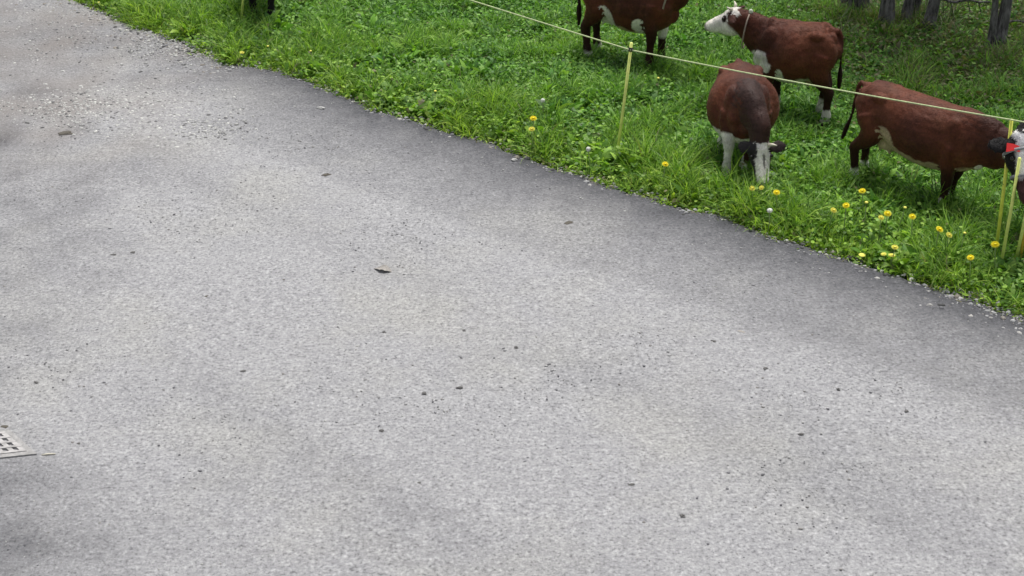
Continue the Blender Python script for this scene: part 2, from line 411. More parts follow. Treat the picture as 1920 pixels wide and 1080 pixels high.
# ---------------------------------------------------------------- meadow: blades and broad leaves
def fbm(x, y, s, seed, lo=0.0):
    return np.array([noise.fractal(Vector((a * s, b * s, seed)), 1.0, 2.0, 3) for a, b in zip(x, y)])
def leaves(name, xy, base_z, L, Wd, th0, th1, prof, tint, K, mat, curl=0.0):
    """rows of ribbon leaves: elevation goes from th0 to th1 (radians from horizontal)"""
    n = len(xy); az = rng.uniform(0, 2 * math.pi, n)
    s = np.linspace(0, 1, K)
    th = th0[:, None] + (th1 - th0)[:, None] * s[None] ** 1.3
    azs = az[:, None] + curl * rng.normal(0, 1, n)[:, None] * s[None]
    step = np.zeros((n, K)); step[:, 1:] = (L / (K - 1))[:, None]
    dx = np.cumsum(step * np.cos(th) * np.cos(azs), 1); dy = np.cumsum(step * np.cos(th) * np.sin(azs), 1); dz = np.cumsum(step * np.sin(th), 1)
    C = np.stack([xy[:, 0:1] + dx, xy[:, 1:2] + dy, base_z[:, None] + dz], -1)
    roll = rng.normal(0, 0.5, n)[:, None]
    sx = -np.sin(azs) * np.cos(roll) - np.cos(azs) * np.sin(th) * np.sin(roll) * 1.0
    sy = np.cos(azs) * np.cos(roll) - np.sin(azs) * np.sin(th) * np.sin(roll) * 1.0
    sz = np.cos(th) * np.sin(roll)
    side = np.stack([sx, sy, sz], -1) * (np.array(prof)[None, :, None] * Wd[:, None, None] * 0.5)
    P = np.stack([C - side, C + side], 2).reshape(-1, 3)      # n,K,2
    k = np.arange(K - 1) * 2
    q = np.stack([k, k + 1, k + 3, k + 2], -1)[None] + (np.arange(n) * 2 * K)[:, None, None]
    q = q.reshape(-1, 4)
    me = bpy.data.meshes.new(name)
    me.vertices.add(len(P)); me.vertices.foreach_set('co', P.astype(np.float32).ravel())
    me.loops.add(q.size); me.loops.foreach_set('vertex_index', q.astype(np.int32).ravel())
    me.polygons.add(len(q)); me.polygons.foreach_set('loop_start', np.arange(0, q.size, 4, dtype=np.int32))
    me.polygons.foreach_set('use_smooth', np.ones(len(q), bool))
    me.update(calc_edges=True)
    c = np.ones((n, 2 * K, 4), np.float32); c[:, :, :3] = tint[:, None]
    ca = me.color_attributes.new('tint', 'FLOAT_COLOR', 'POINT'); ca.data.foreach_set('color', c.ravel())
    me.materials.append(mat)
    return link(bpy.data.objects.new(name, me))
def field_points(n, margin=-0.02, ymax=24.0):
    out = []; tot = 0
    while tot < n:
        x = rng.uniform(-9.5, 10, n); y = rng.uniform(10.5, ymax, n)
        d = edge_offset(x, y)
        k = (d < margin) & (np.abs(x) < 0.36 * np.sqrt(y * y + H * H) + 1.2)
        out.append(np.stack([x[k], y[k]], -1)); tot += k.sum()
    return np.concatenate(out)[:n]
GREENS = np.array([(0.085, 0.200, 0.025), (0.135, 0.285, 0.045), (0.060, 0.160, 0.032), (0.185, 0.330, 0.075), (0.045, 0.115, 0.020), (0.120, 0.245, 0.055)])
def tints(xy, hue_shift):
    n = len(xy); c = GREENS[rng.integers(0, len(GREENS), n)] * np.array((1.42, 1.38, 1.2))
    c *= rng.uniform(0.75, 1.3, (n, 1))
    # cooler darker species in the depth of the meadow, yellower short grass beside the road
    d = -edge_offset(xy[:, 0], xy[:, 1])
    near = np.exp(-d / 0.9)
    c[:, 0] *= 1 + 0.40 * near + 0.55 * hue_shift; c[:, 1] *= 1 + 0.12 * near + 0.30 * hue_shift; c[:, 2] *= 1 - 0.1 * near
    return np.clip(c, 0.004, 1)
def meadow(name, n, kind, label):
    xy = field_points(n)
    p = fbm(xy[:, 0], xy[:, 1], 0.9, 4.0); p2 = fbm(xy[:, 0], xy[:, 1], 2.6, 8.0)
    if kind == 'blade': keep = rng.random(n) < np.clip(0.62 + 0.8 * p - 0.3 * p2, 0.12, 1)
    elif kind == 'broad': keep = rng.random(n) < np.clip(0.5 - 0.7 * p + 1.0 * p2, 0.05, 1)
    else: keep = rng.random(n) < np.clip(0.45 - 0.5 * p - 1.0 * p2, 0.04, 1)
    xy = xy[keep]; p = p[keep]; p2 = p2[keep]
    if kind == 'blade':      # uncropped tufts where the cow grazes
        g0 = np.array(G(1432, 348)[:2]); ex = g0 + rng.normal(0, 1, (420, 2)) * np.array([[.17, .07]])
        xy = np.concatenate([xy, ex]); p = np.concatenate([p, np.zeros(420)]); p2 = np.concatenate([p2, np.zeros(420)])
    n = len(xy)
    d = -edge_offset(xy[:, 0], xy[:, 1])
    grow = (1.14 - .30 * np.clip((d - 1.1) / 1.5, 0, 1)) * np.clip(0.50 + d / 0.5, 0.45, 1.0) * np.clip(1 + 0.7 * p2, 0.6, 1.5)
    u = lambda a, b: rng.uniform(a, b, n)
    zb = np.full(n, -0.05)
    T = tints(xy, p * 0.5)
    far = np.clip((xy[:, 1] - 16.8) / 1.6, 0, 1) * np.clip((xy[:, 0] - 3.6) / 1.2, 0, 1)      # rank dry grass by the trees
    dryp = far * 0.42 + 0.012 + 0.07 * np.exp(-d / 0.06)
    dry = rng.random(n) < dryp
    T[dry] = np.array((0.22, 0.215, 0.11)) * rng.uniform(.5, 1.25, (dry.sum(), 1))
    if kind == 'blade':
        L = u(.12, .29) * grow * np.clip(1 + 1.1 * fbm(xy[:, 0], xy[:, 1], 1.5, 21.0), .6, 1.6); Wd = u(.007, .015); a0 = u(1.0, 1.5); a1 = a0 - u(.3, 1.9)
        return tag(leaves(name, xy, zb, L, Wd, a0, a1, [.8, 1, .85, .5, .05], T, 5, M_grass, .5), label, 'grass', kind='stuff')
    if kind == 'broad':
        L = u(.09, .20) * grow; Wd = u(.028, .062) * grow; a0 = u(.75, 1.45); a1 = a0 - u(.5, 1.7)
        T *= rng.uniform(.85, 1.2, (n, 1))
        return tag(leaves(name, xy, zb, L, Wd, a0, a1, [.25, .75, 1, .9, .12], T, 5, M_grass, .3), label, 'leafy plants', kind='stuff')
    zb = zb + u(.05, .17) * grow
    L = u(.028, .055); Wd = u(.024, .044); a0 = u(-.2, .7); a1 = a0 - u(.1, .7)
    return tag(leaves(name, xy, zb, L, Wd, a0, a1, [.35, 1, .9, .3], T * 1.05, 4, M_grass), label, 'clover', kind='stuff')
meadow('grass', 330000, 'blade', 'lush green grass blades of the cow pasture')
meadow('broad_leaves', 90000, 'broad', 'broad weed leaves growing among the pasture grass')
meadow('clover_leaves', 95000, 'clover', 'small round clover leaves in the pasture')
def fringe():
    n = 16000
    i = rng.integers(0, len(EX), n); d = rng.normal(-0.03, 0.035, n)
    xy = np.stack([EX[i] + NR[0] * d + rng.normal(0, .04, n), EY[i] + NR[1] * d + rng.normal(0, .04, n)], -1)
    k = (np.abs(xy[:, 0]) < 8) & (xy[:, 1] < 22); xy = xy[k]; n = len(xy)
    nz = fbm(xy[:, 0], xy[:, 1], 2.2, 3.0); k = rng.random(n) < np.clip(.5 + nz * 1.6, 0.05, 1); xy = xy[k]; n = len(xy)
    T = tints(xy, np.full(n, .35)); T[rng.random(n) < .22] = (0.24, 0.22, 0.10)
    a0 = rng.uniform(.3, 1.3, n)
    o = leaves('edge_grass', xy, np.full(n, -.03), rng.uniform(.04, .11, n), rng.uniform(.006, .014, n), a0, a0 - rng.uniform(.3, 1.3, n), [.8, 1, .7, .1], T, 4, M_grass, .4)
    tag(o, 'short yellowish grass creeping over the road edge', 'grass', kind='stuff')
fringe()

# ---------------------------------------------------------------- cows
def catmull(arr, t):
    arr = np.asarray(arr, float); n = len(arr) - 1; x = t * n; i = int(min(math.floor(x), n - 1)); f = x - i
    p0 = arr[max(i - 1, 0)]; p1 = arr[i]; p2 = arr[i + 1]; p3 = arr[min(i + 2, n)]
    return 0.5 * ((2 * p1) + (-p0 + p2) * f + (2 * p0 - 5 * p1 + 4 * p2 - p3) * f * f + (-p0 + 3 * p1 - 3 * p2 + p3) * f ** 3)
def loft(st, part, up=(0, 0, 1), nseg=18, per=5, ups=None):
    """st rows: x y z ra(lateral) rb(vertical). Returns V, F, meta(part, t, angle)"""
    st = np.array(st, float); N = (len(st) - 1) * per + 1
    V = []; Fc = []; meta = []
    P = [catmull(st, i / (N - 1)) for i in range(N)]
    for i in range(N):
        c = Vector(P[i][:3]); t = (Vector(P[min(i + 1, N - 1)][:3]) - Vector(P[max(i - 1, 0)][:3])).normalized()
        u = Vector(up) if ups is None else Vector(catmull(np.array(ups), i / (N - 1)))
        side = u.cross(t)
        side = side.normalized() if side.length > 1e-4 else Vector((0, 1, 0))
        u2 = t.cross(side).normalized()
        ra, rb = max(P[i][3], .004), max(P[i][4], .004)
        for k in range(nseg):
            q = 2 * math.pi * k / nseg
            V.append(c + side * ra * math.cos(q) + u2 * rb * math.sin(q)); meta.append((part, i / (N - 1), math.sin(q)))
    for i in range(N - 1):
        for k in range(nseg):
            k2 = (k + 1) % nseg
            Fc.append((i * nseg + k, i * nseg + k2, (i + 1) * nseg + k2, (i + 1) * nseg + k))
    for i, sgn in ((0, -1), (N - 1, 1)):
        c = Vector(P[i][:3]); t = (Vector(P[min(i + 1, N - 1)][:3]) - Vector(P[max(i - 1, 0)][:3])).normalized()
        V.append(c + t * sgn * 0.45 * min(P[i][3], P[i][4])); meta.append((part, i / (N - 1), 0)); v = len(V) - 1
        for k in range(nseg):
            k2 = (k + 1) % nseg
            a, b = i * nseg + k, i * nseg + k2
            Fc.append((a, b, v) if sgn > 0 else (b, a, v))
    return V, Fc, meta
def blob(c, r, part):
    V, Fc = ball(c, r, 14, 9); return V, Fc, [(part, .5, 0)] * len(V)

TORSO, NECK, HEAD, EAR, FLEG, HLEG, TAIL, UDDER = range(8)
BROWN = np.array((0.122, 0.037, 0.020)); DARK = np.array((0.034, 0.013, 0.010)); WHITE = np.array((0.78, 0.76, 0.71))
CREAM = np.array((0.50, 0.40, 0.27)); BLACK = np.array((0.013, 0.012, 0.013)); PINK = np.array((0.42, 0.27, 0.22))

def make_cow(loc, heading, label, scale=1.0, sx=1.0, poll=(1.12, 0, 1.38), hdir=(0.75, 0, -0.66), hup=None,
             neckmid=None, legs=None, paint=None, belly=1.0, deep=1.0, esc=1.0, zs=1.0, pitch=0.0, hls=1.0, hws=1.0, nk=1.0, tail=None, udder=True, horns=0.0, ears=((0.0, 0.0), (0.0, 0.0)), group='brown and white cattle grazing in the meadow', seed=0):
    root = empty('cow', loc, heading); root.scale = (scale, scale, scale * zs); root.rotation_euler = (0, pitch, heading)
    tag(root, label, 'cow', group)
    bw = belly; parts = []
    X = lambda v: v * sx
    parts.append(loft([(X(-.74), 0, 1.08, .09, .13), (X(-.68), 0, 1.05, .19, .22), (X(-.54), 0, 1.01, .245, .275), (X(-.36), 0, .965, .275 * bw, .315),
                       (X(-.15), 0, .915, .325 * bw, .36), (X(.05), 0, .895, .345 * bw, .375), (X(.25), 0, .895, .315 * bw, .375), (X(.42), 0, .925, .265, .365),
                       (X(.56), 0, .95, .225, .33), (X(.68), 0, .96, .17, .25), (X(.75), 0, .95, .09, .14)], TORSO, nseg=26))
    if deep != 1.0:
        v_, f_, m_ = parts[0]; parts[0] = ([Vector((p.x, p.y, 1.27 - (1.27 - p.z) * (1 + (deep - 1) * max(0, 1 - abs(p.x / sx) / .75) ** .5))) for p in v_], f_, m_)
    for s in (-1, 1):
        parts.append(blob((X(-.44), s * .195, 1.155), (.10, .065, .062), TORSO))       # hook bones
        parts.append(blob((X(-.68), s * .09, 1.10), (.075, .06, .08), TORSO))           # pin bones
        parts.append(blob((X(.40), s * .165, .97), (.15, .095, .25), TORSO))            # shoulder blades
        parts.append(blob((X(.58), s * .14, .86), (.10, .09, .12), TORSO))
        parts.append(blob((X(-.53), s * .155, .92), (.19, .115, .27), TORSO))            # thigh
    parts.append(blob((X(.62), 0, .74), (.12, .09, .13), TORSO))                        # brisket
    parts.append(blob((X(-.68), 0, 1.175), (.09, .06, .05), TORSO))                    # tail head
    # neck and head
    poll = Vector(poll); hd = Vector(hdir).normalized()
    hu = Vector(hup) if hup else Vector((0, 0, 1)) - hd * hd.z + Vector((.001, 0, 0))
    if hu.length < .1: hu = Vector((1, 0, 0))
    hu = (hu - hd * hu.dot(hd)).normalized(); hs_ = hu.cross(hd).normalized()            # lateral (left)
    nb = Vector((X(.42), 0, 1.02)); nc = Vector((X(.60), 0, 1.03))
    ne = poll - hu * .10 + hd * .02
    nm = Vector(neckmid) if neckmid else nc.lerp(ne, .5) + Vector((0, 0, .0))
    parts.append(loft([(*nb, .19, .29), (*nc, .165, .265), (*(nc.lerp(nm, .6) - Vector((0, 0, .22 * (nk - 1)))), .135 * nk, .22 * nk), (*(nm - Vector((0, 0, .18 * (nk - 1)))), .115 * nk, .185 * nk), (*nm.lerp(ne, .6), .10 * nk, .15 * nk), (*ne, .085 * nk, .115 * nk)], NECK, nseg=20))
    prof = [(-.05, .065, .070), (0, .095, .108), (.08, .112, .128), (.16, .116, .130), (.24, .096, .112), (.32, .078, .092), (.40, .070, .078), (.46, .066, .062), (.51, .055, .046), (.535, .035, .030)]
    hp = []
    for s_, a_, b_ in prof:
        s_ *= hls; a_ *= hws; b_ *= hws
        c = poll + hd * s_ + hu * (0.02 - b_ * (1.0 if s_ > 0 else .95) + .03 * (s_ < .05) - .03 * max(0, s_ - .1))
        hp.append((*c, a_, b_))
    parts.append(loft(hp, HEAD, up=tuple(hu), nseg=20))
    for s in (-1, 1):
        rise, fwd = ears[0] if s < 0 else ears[1]
        b0 = poll + hd * .045 + hs_ * s * .075 - hu * .035
        out = (hs_ * s + hu * (-.12 + rise) + hd * (-.15 + fwd)).normalized()
        parts.append(loft([(*(b0), .028, .030 * esc), (*(b0 + out * .05), .022, .042 * esc), (*(b0 + out * .11), .017, .060 * esc), (*(b0 + out * .17), .014, .050 * esc), (*(b0 + out * .215), .010, .016 * esc)],
                          EAR, up=tuple(hd * .85 + hu * .2), nseg=12, per=4))
    # legs
    fl = [(.42, .155, .88, .13, .10), (.40, .175, .70, .105, .085), (.42, .165, .55, .068, .066), (.43, .155, .42, .054, .056), (.425, .15, .33, .040, .042),
          (.425, .15, .20, .037, .040), (.43, .15, .12, .046, .048), (.45, .15, .055, .046, .052), (.465, .15, .0, .056, .068)]
    hl = [(-.54, .155, .92, .135, .15), (-.47, .185, .73, .10, .135), (-.53, .175, .58, .066, .092), (-.62, .160, .475, .048, .060), (-.645, .155, .41, .046, .058),
          (-.625, .15, .30, .037, .045), (-.61, .15, .20, .036, .042), (-.60, .15, .12, .046, .048), (-.58, .15, .055, .046, .052), (-.565, .15, .0, .056, .066)]
    legs = legs or {}
    for part, tab, names in ((FLEG, fl, ('fl', 'fr')), (HLEG, hl, ('hl', 'hr'))):
        for s, nm_ in ((1, names[0]), (-1, names[1])):
            dxl, dyl = legs.get(nm_, (0, 0)); st = []
            top = tab[0][2]
            for (x, y, z, a, b) in tab:
                f = (top - z) / top
                k_ = 1.22 if z < .6 else 1.08
                st.append((X(x) + dxl * f, s * y + dyl * f, z, a * k_, b * k_))
            parts.append(loft(st, part, up=(1, 0, 0), nseg=14))
    if udder:
        parts.append(blob((X(-.36), 0, .585), (.17, .125, .115), UDDER))
        for a in (-1, 1):
            for b in (-1, 1):
                parts.append(loft([(X(-.36) + a * .06, b * .05, .54, .03, .03), (X(-.36) + a * .065, b * .055, .455, .017, .017)], UDDER, up=(1, 0, 0), nseg=8))
    tp = tail or [(-.76, 0, 1.21), (-.83, 0, 1.12), (-.85, 0, .95), (-.84, 0, .75), (-.84, 0, .58), (-.83, 0, .44)]
    tr = [.030, .026, .020, .017, .034, .016]
    parts.append(loft([(X(p[0]) - (0), p[1], p[2], r, r) for p, r in zip(tp, tr)], TAIL, up=(1, 0, 0), nseg=10))
    V = []; Fc = []; meta = []
    for v, f, m_ in parts:
        b = len(V); V += v; Fc += [tuple(i + b for i in q) for q in f]; meta += m_
    me = bpy.data.meshes.new('raw'); me.from_pydata([tuple(v) for v in V], [], Fc); me.update()
    tmp = link(bpy.data.objects.new('raw', me))
    rm = tmp.modifiers.new('r', 'REMESH'); rm.mode = 'VOXEL'; rm.voxel_size = 0.0125; rm.use_smooth_shade = True
    sm = tmp.modifiers.new('s', 'SMOOTH'); sm.factor = 0.6; sm.iterations = 9
    bpy.context.view_layer.update()
    dg = bpy.context.evaluated_depsgraph_get()
    body = bpy.data.meshes.new_from_object(tmp.evaluated_get(dg)); body.name = 'body'
    bpy.data.objects.remove(tmp); bpy.data.meshes.remove(me)
    n = len(body.vertices); co = np.empty(n * 3, np.float32); body.vertices.foreach_get('co', co); co = co.reshape(-1, 3)
    kd = kdtree.KDTree(len(V))
    for i, v in enumerate(V): kd.insert(v, i)
    kd.balance()
    idx = np.array([kd.find(c)[1] for c in co])
    mt = np.array(meta)[idx]; part = mt[:, 0].astype(int); tt = mt[:, 1]; an = mt[:, 2]
    nz = np.array([noise.fractal(Vector(c) * 5.5 + Vector((seed, 0, 0)), 1, 2, 3) for c in co]); nb_ = np.array([noise.noise(Vector(c) * 1.9 + Vector((seed * 3, 1, 0))) for c in co])
    # local head coordinates
    hv = co - np.array(poll); hs1 = hv @ np.array(hd) / hls; hu1 = hv @ np.array(hu); hl1 = hv @ np.array(hs_)
    # muscle relief: ribs and folds
    relief = 0.004 * np.exp(-((co[:, 2] - .92) / .22) ** 2) * np.sin(co[:, 0] * 46) * (np.abs(co[:, 0] - .03) < .26) * (part == TORSO)
    fold = 0.009 * nz + 0.004 * np.array([noise.noise(Vector((c[0] * 16, c[1] * 16, c[2] * 20))) for c in co])
    nrm = np.empty(n * 3, np.float32); body.vertices.foreach_get('normal', nrm); nrm = nrm.reshape(-1, 3)
    co2 = co + nrm * (relief * .35 + fold)[:, None]
    body.vertices.foreach_set('co', co2.astype(np.float32).ravel())
    C = paint(dict(co=co, part=part, t=tt, an=an, nz=nz, nb=nb_, hs=hs1, hu=hu1, hl=hl1, x=co[:, 0] / sx, y=co[:, 1], z=co[:, 2], nrm=nrm))
    # short lying hair, part of the same skin mesh
    N_ = nrm.astype(float)
    rg = np.random.default_rng(int(seed) + 5); m_ = 26000; pick = rg.integers(0, n, m_); pick = pick[(part[pick] != FLEG) & (part[pick] != HLEG) | (rg.random(m_) < .6)]; m_ = len(pick)
    nn = N_[pick]; fl = np.array((-.75, 0, -.55))[None] + rg.normal(0, .28, (m_, 3)); fl -= nn * (fl * nn).sum(1)[:, None]; fl /= np.linalg.norm(fl, axis=1)[:, None] + 1e-6
    sd_ = np.cross(nn, fl); hl_ = rg.uniform(.014, .032, (m_, 1)); wd_ = rg.uniform(.003, .006, (m_, 1)); b0_ = co2[pick] - nn * .001
    HV = np.stack([b0_ - sd_ * wd_, b0_ + sd_ * wd_, b0_ + fl * hl_ + nn * hl_ * rg.uniform(.12, .34, (m_, 1))], 1).reshape(-1, 3)
    bfs = [tuple(p.vertices) for p in body.polygons]
    allv = np.concatenate([co2, HV]); hf = (np.arange(m_ * 3).reshape(-1, 3) + n).tolist()
    body2 = bpy.data.meshes.new('body'); body2.from_pydata(allv.tolist(), [], bfs + hf); body2.update()
    body2.polygons.foreach_set('use_smooth', [True] * len(body2.polygons)); bpy.data.meshes.remove(body); body = body2
    C = np.concatenate([C, np.repeat(C[pick] * rg.uniform(.72, 1.32, (m_, 1)), 3, 0)]); n = len(C)
    cc = np.ones((n, 4), np.float32); cc[:, :3] = np.clip(C, 0, .85)
    ca = body.color_attributes.new('coat', 'FLOAT_COLOR', 'POINT'); ca.data.foreach_set('color', cc.ravel())
    body.materials.clear(); body.materials.append(M_coat)
    link(bpy.data.objects.new('body', body), root)
    for s in (-1, 1):
        p = poll + hd * .155 * hls + hs_ * s * .100 * hws - hu * .045
        v, f = ball(p, .021); mesh_obj('eye', v, f, M_eye, root)
        if horns and not (s < 0 and seed == 8.0):
            b0 = poll + hs_ * s * .065 + hu * .005
            v, f = tube([b0, b0 + hs_ * s * horns * .5 + hu * .02, b0 + hs_ * s * horns * .9 + hu * .06 + hd * .01], [.022, .018, .006], 10)
            mesh_obj('horn', v, f, M_horn, root)
    info = dict(root=root, poll=poll, hd=hd, hu=hu, hs=hs_, nm=nm, nc=nc, ne=ne)
    return info

def strap_loop(name, c, side, up, ra, rt, rb, w, mat, parent, n=40, thick=.006):
    """closed strap loop around centre c; the lower half may hang (rb)"""
    c = Vector(c); side = Vector(side).normalized(); up = Vector(up).normalized(); ax = side.cross(up).normalized()
    V = []; Fc = []
    for i in range(n):
        q = 2 * math.pi * i / n; s, co = math.sin(q), math.cos(q)
        rr = rt if s > 0 else rb
        o = side * ra * co + up * rr * s; nrm = o.normalized()
        for a, b in ((-1, 0), (1, 0), (1, 1), (-1, 1)):
            V.append(c + o + ax * a * w + nrm * b * thick)
    for i in range(n):
        j = (i + 1) % n
        for k in range(4):
            k2 = (k + 1) % 4
            Fc.append((i * 4 + k, j * 4 + k, j * 4 + k2, i * 4 + k2))
    return mesh_obj(name, V, Fc, mat, parent)

def mixw(C, col, w): return C * (1 - w[:, None]) + np.asarray(col)[None] * w[:, None]
def sm(v, a, b): return np.clip((v - a) / (b - a), 0, 1)
def coat_base(m, brown=BROWN, dark=DARK, lowdark=.6):
    n = len(m['z']); C = np.repeat(brown[None], n, 0)
    C = mixw(C, dark, np.clip(.22 + .8 * m['nb'] + .35 * m['nz'], 0, .7))
    C = mixw(C, (.17, .065, .034), np.clip(.7 * m['nz'] - .5 * m['nb'], 0, .35) * (m['part'] == TORSO))
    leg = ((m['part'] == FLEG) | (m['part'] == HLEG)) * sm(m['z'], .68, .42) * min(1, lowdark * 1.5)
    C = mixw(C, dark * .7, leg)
    C = mixw(C, dark, ((m['part'] == NECK) | (m['part'] == HEAD)) * .35)
    C = mixw(C, dark * .7, (m['part'] == TAIL) * sm(m['z'], 1.1, .7))
    C = mixw(C, dark, (m['part'] == EAR) * .7)
    return C
def hooves(C, m): return mixw(C, (.05, .042, .035), sm(m['z'], .055, .04) * ((m['part'] == FLEG) | (m['part'] == HLEG)))
def face(C, m, lo=.10, eye=None, col=WHITE, half=9, nose=(.40, .36, .35)):
    h = (m['part'] == HEAD) | ((m['part'] == NECK) & (m['hs'] > -.03))
    w = h * sm(m['hs'] + .04 * m['nz'], lo - .02, lo + .02) * sm(half + .02 * m['nz'] - np.abs(m['hl']), 0, .015)
    top = h * sm(m['hu'] - m['nz'] * .02, -.10, -.07) * (m['hs'] > -.09) * sm(half - np.abs(m['hl']), 0, .015)
    C = mixw(C, col, np.maximum(w, top))
    if eye is not None:
        d = np.sqrt((m['hs'] - .155) ** 2 + (np.abs(m['hl']) - .105) ** 2 + (m['hu'] + .05) ** 2)
        C = mixw(C, eye, sm(d + .008 * m['nz'], .052, .038) * h)
    return mixw(C, nose, h * sm(m['hs'], .495, .51) * (m['hu'] < .1))

# cow facing left, head raised
def paint_b(m):
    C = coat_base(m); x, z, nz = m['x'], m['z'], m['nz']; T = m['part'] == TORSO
    C = mixw(C, WHITE, sm(.60 - z + .05 * nz, 0, .03) * T)
    C = mixw(C, CREAM, (m['part'] == UDDER) * 1.0)
    d = np.sqrt(((x - .58) / .24) ** 2 + ((z - .76) / .19) ** 2 + (m['y'] / .5) ** 2)
    C = mixw(C, WHITE, sm(1.05 - d + .25 * nz, 0, .1) * (T | (m['part'] == NECK) | ((m['part'] == FLEG) & (z > .66))))
    C = mixw(C, WHITE, sm(.86 - np.sqrt(((x - .22) / .10) ** 2 + ((z - .62) / .14) ** 2), 0, .1) * T)
    C = mixw(C, WHITE, sm(.23 + .06 * nz - z, 0, .03) * ((m['part'] == FLEG) | (m['part'] == HLEG)) * .9)
    C = mixw(C, WHITE, sm(.62 - z, 0, .03) * (m['part'] == FLEG) * (m['y'] > 0) * (m['nrm'][:, 0] > .3))
    return hooves(face(C, m, .115, eye=DARK * .5), m)
def heading_px(a, b):
    p, q = G(*a), G(*b); return math.atan2(q.y - p.y, q.x - p.x)
def place(hind, front, hx=-.575, fx=.455, sx=1.0, sc=1.0):
    """origin of a cow so that the middle of its feet falls at the middle of the two ground points"""
    p, q = G(*hind), G(*front); h = math.atan2(q.y - p.y, q.x - p.x); mid = (p + q) / 2
    off = (hx + fx) / 2 * sx * sc
    return Vector((mid.x - math.cos(h) * off, mid.y - math.sin(h) * off, -0.05)), h

l, h = place((1542, 220), (1446, 206), sx=.68, sc=.93)
b = make_cow(l, h, 'brown cow with a white raised head in profile facing left, behind the grazing cow', .93, .67,
             poll=(.80, .0, 1.37), hdir=(.84, -.10, -.52), neckmid=(.62, .0, 1.18), deep=1.06, pitch=R(3), hls=.84, hws=1.25, paint=paint_b, horns=.07, ears=((0, -.1), (-.5, -.25)), seed=2.0,
             legs={'fl': (.06, 0), 'fr': (-.04, 0), 'hl': (-.05, 0), 'hr': (.10, 0)})
strap_loop('neck_rope', b['nm'] + Vector((.0, 0, -.05)), (0, 1, 0), (-.18, 0, 1), .155, .205, .27, .009, M_rope, b['root'])
v, f = ball(b['nm'] + Vector((-.045, .02, .17)), (.03, .02, .035)); mesh_obj('neck_tag', v, f, M_pale, b['root'])

# cow standing side on to the right, tail hanging, head at the right edge
def paint_d(m):
    C = coat_base(m); x, z, nz = m['x'], m['z'], m['nz']; T = m['part'] == TORSO
    C = mixw(C, CREAM, sm(.645 - z + .06 * nz, 0, .03) * T)
    C = mixw(C, CREAM, (m['part'] == UDDER) * 1.0)
    C = mixw(C, CREAM, sm(1 - np.sqrt(((x + .31) / .15) ** 2 + ((z - .66) / .22) ** 2), 0, .1) * T * .9)
    C = mixw(C, WHITE, sm(1 - np.sqrt(((x - .72) / .08) ** 2 + ((z - .66) / .06) ** 2), 0, .1) * T)
    C = mixw(C, WHITE * 1.15, sm(.19 + .05 * nz - z, 0, .03) * (m['part'] == HLEG))
    C = mixw(C, WHITE * 1.15, sm(.22 + .05 * nz - z, 0, .03) * (m['part'] == FLEG) * (m['nrm'][:, 0] < .2) * .95)
    return hooves(face(C, m, .12, eye=DARK, half=.09), m)
l, h = place((1634, 334), (1770, 380), sx=1.12, sc=.89)
d = make_cow(l, h, 'brown cow seen side on, facing right, tail hanging, left of the posts', .89, 1.15,
             poll=(1.38, -.05, 1.06), hdir=(.78, -.1, -.62), neckmid=(1.02, 0, 1.03), paint=paint_d, nk=1.28, deep=1.08, pitch=R(2), seed=5.0, horns=.05,
             legs={'fl': (-.10, 0), 'fr': (-.02, 0), 'hl': (-.10, 0), 'hr': (-.04, 0)},
             tail=[(-.76, 0, 1.20), (-.80, 0, 1.12), (-.81, -.01, .95), (-.82, -.02, .75), (-.86, -.03, .56), (-.88, -.04, .42)])
strap_loop('halter', d['ne'] + Vector((-.05, 0, -.02)), (0, 1, 0), (-.15, 0, 1), .135, .15, .19, .018, M_strap, d['root'])

# grazing cow seen from the front
def paint_c(m):
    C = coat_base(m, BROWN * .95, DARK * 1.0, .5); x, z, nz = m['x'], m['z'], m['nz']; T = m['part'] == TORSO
    C = mixw(C, (.050, .034, .032), sm(x + .25 * nz, .28, .5) * (T | (m['part'] == NECK)) * np.exp(-((m['y'] - .05 + .10 * nz) / .13) ** 2) * .55)  # dark back and shoulders: partly coat tone, partly shading painted into it
    C = mixw(C, (.035, .022, .02), (m['part'] == NECK) * .5)
    C = mixw(C, WHITE, sm(.60 - z + .06 * nz, 0, .03) * T)
    C = mixw(C, WHITE, sm(1 - np.sqrt(((x + .45) / .09) ** 2 + ((z - .88) / .07) ** 2), 0, .1) * (m['y'] < 0) * (T | (m['part'] == HLEG)))
    C = mixw(C, WHITE, sm(.62 + .05 * nz - z, 0, .03) * (m['part'] == FLEG) * (m['y'] < 0))
    C = mixw(C, WHITE, sm(.20 + .05 * nz - z, 0, .03) * (m['part'] == FLEG) * (m['y'] > 0))
    C = mixw(C, WHITE, sm(.30 + .05 * nz - z, 0, .03) * (m['part'] == HLEG))
    C = face(C, m, .03, eye=None, half=.10)
    C = mixw(C, BLACK * 2, ((m['part'] == HEAD) | (m['part'] == EAR)) * sm(-.06 - m['hl'] + .03 * m['nz'], 0, .01))
    C = mixw(C, BLACK * 1.5, (m['part'] == HEAD) * sm(np.abs(m['hl'] - .012 + .02 * m['nz']), .017, .010) * sm(m['hs'], .10, .14) * sm(.34 - m['hs'], 0, .04) * .8)
    return hooves(mixw(C, BLACK * 1.5, (m['part'] == EAR) * .8), m)
p0 = G(1412, 318); 
c = make_cow(Vector((p0.x - .12, p0.y + .30, -.05)), R(-90), 'brown cow grazing head down and facing the camera, white blaze and white forelegs', .95, .72,
             poll=(.84, .11, .67), hdir=(.38, .05, -.92), hup=(.91, .03, .40), neckmid=(.68, .08, .88), paint=paint_c, belly=1.20, deep=1.24, zs=.88, seed=8.0, horns=.10, esc=1.4, hls=.9, hws=1.1,
             ears=((-.75, -.1), (-.12, .05)), legs={'fl': (.02, -.16), 'fr': (.10, -.05), 'hl': (0, 0), 'hr': (.05, 0)})

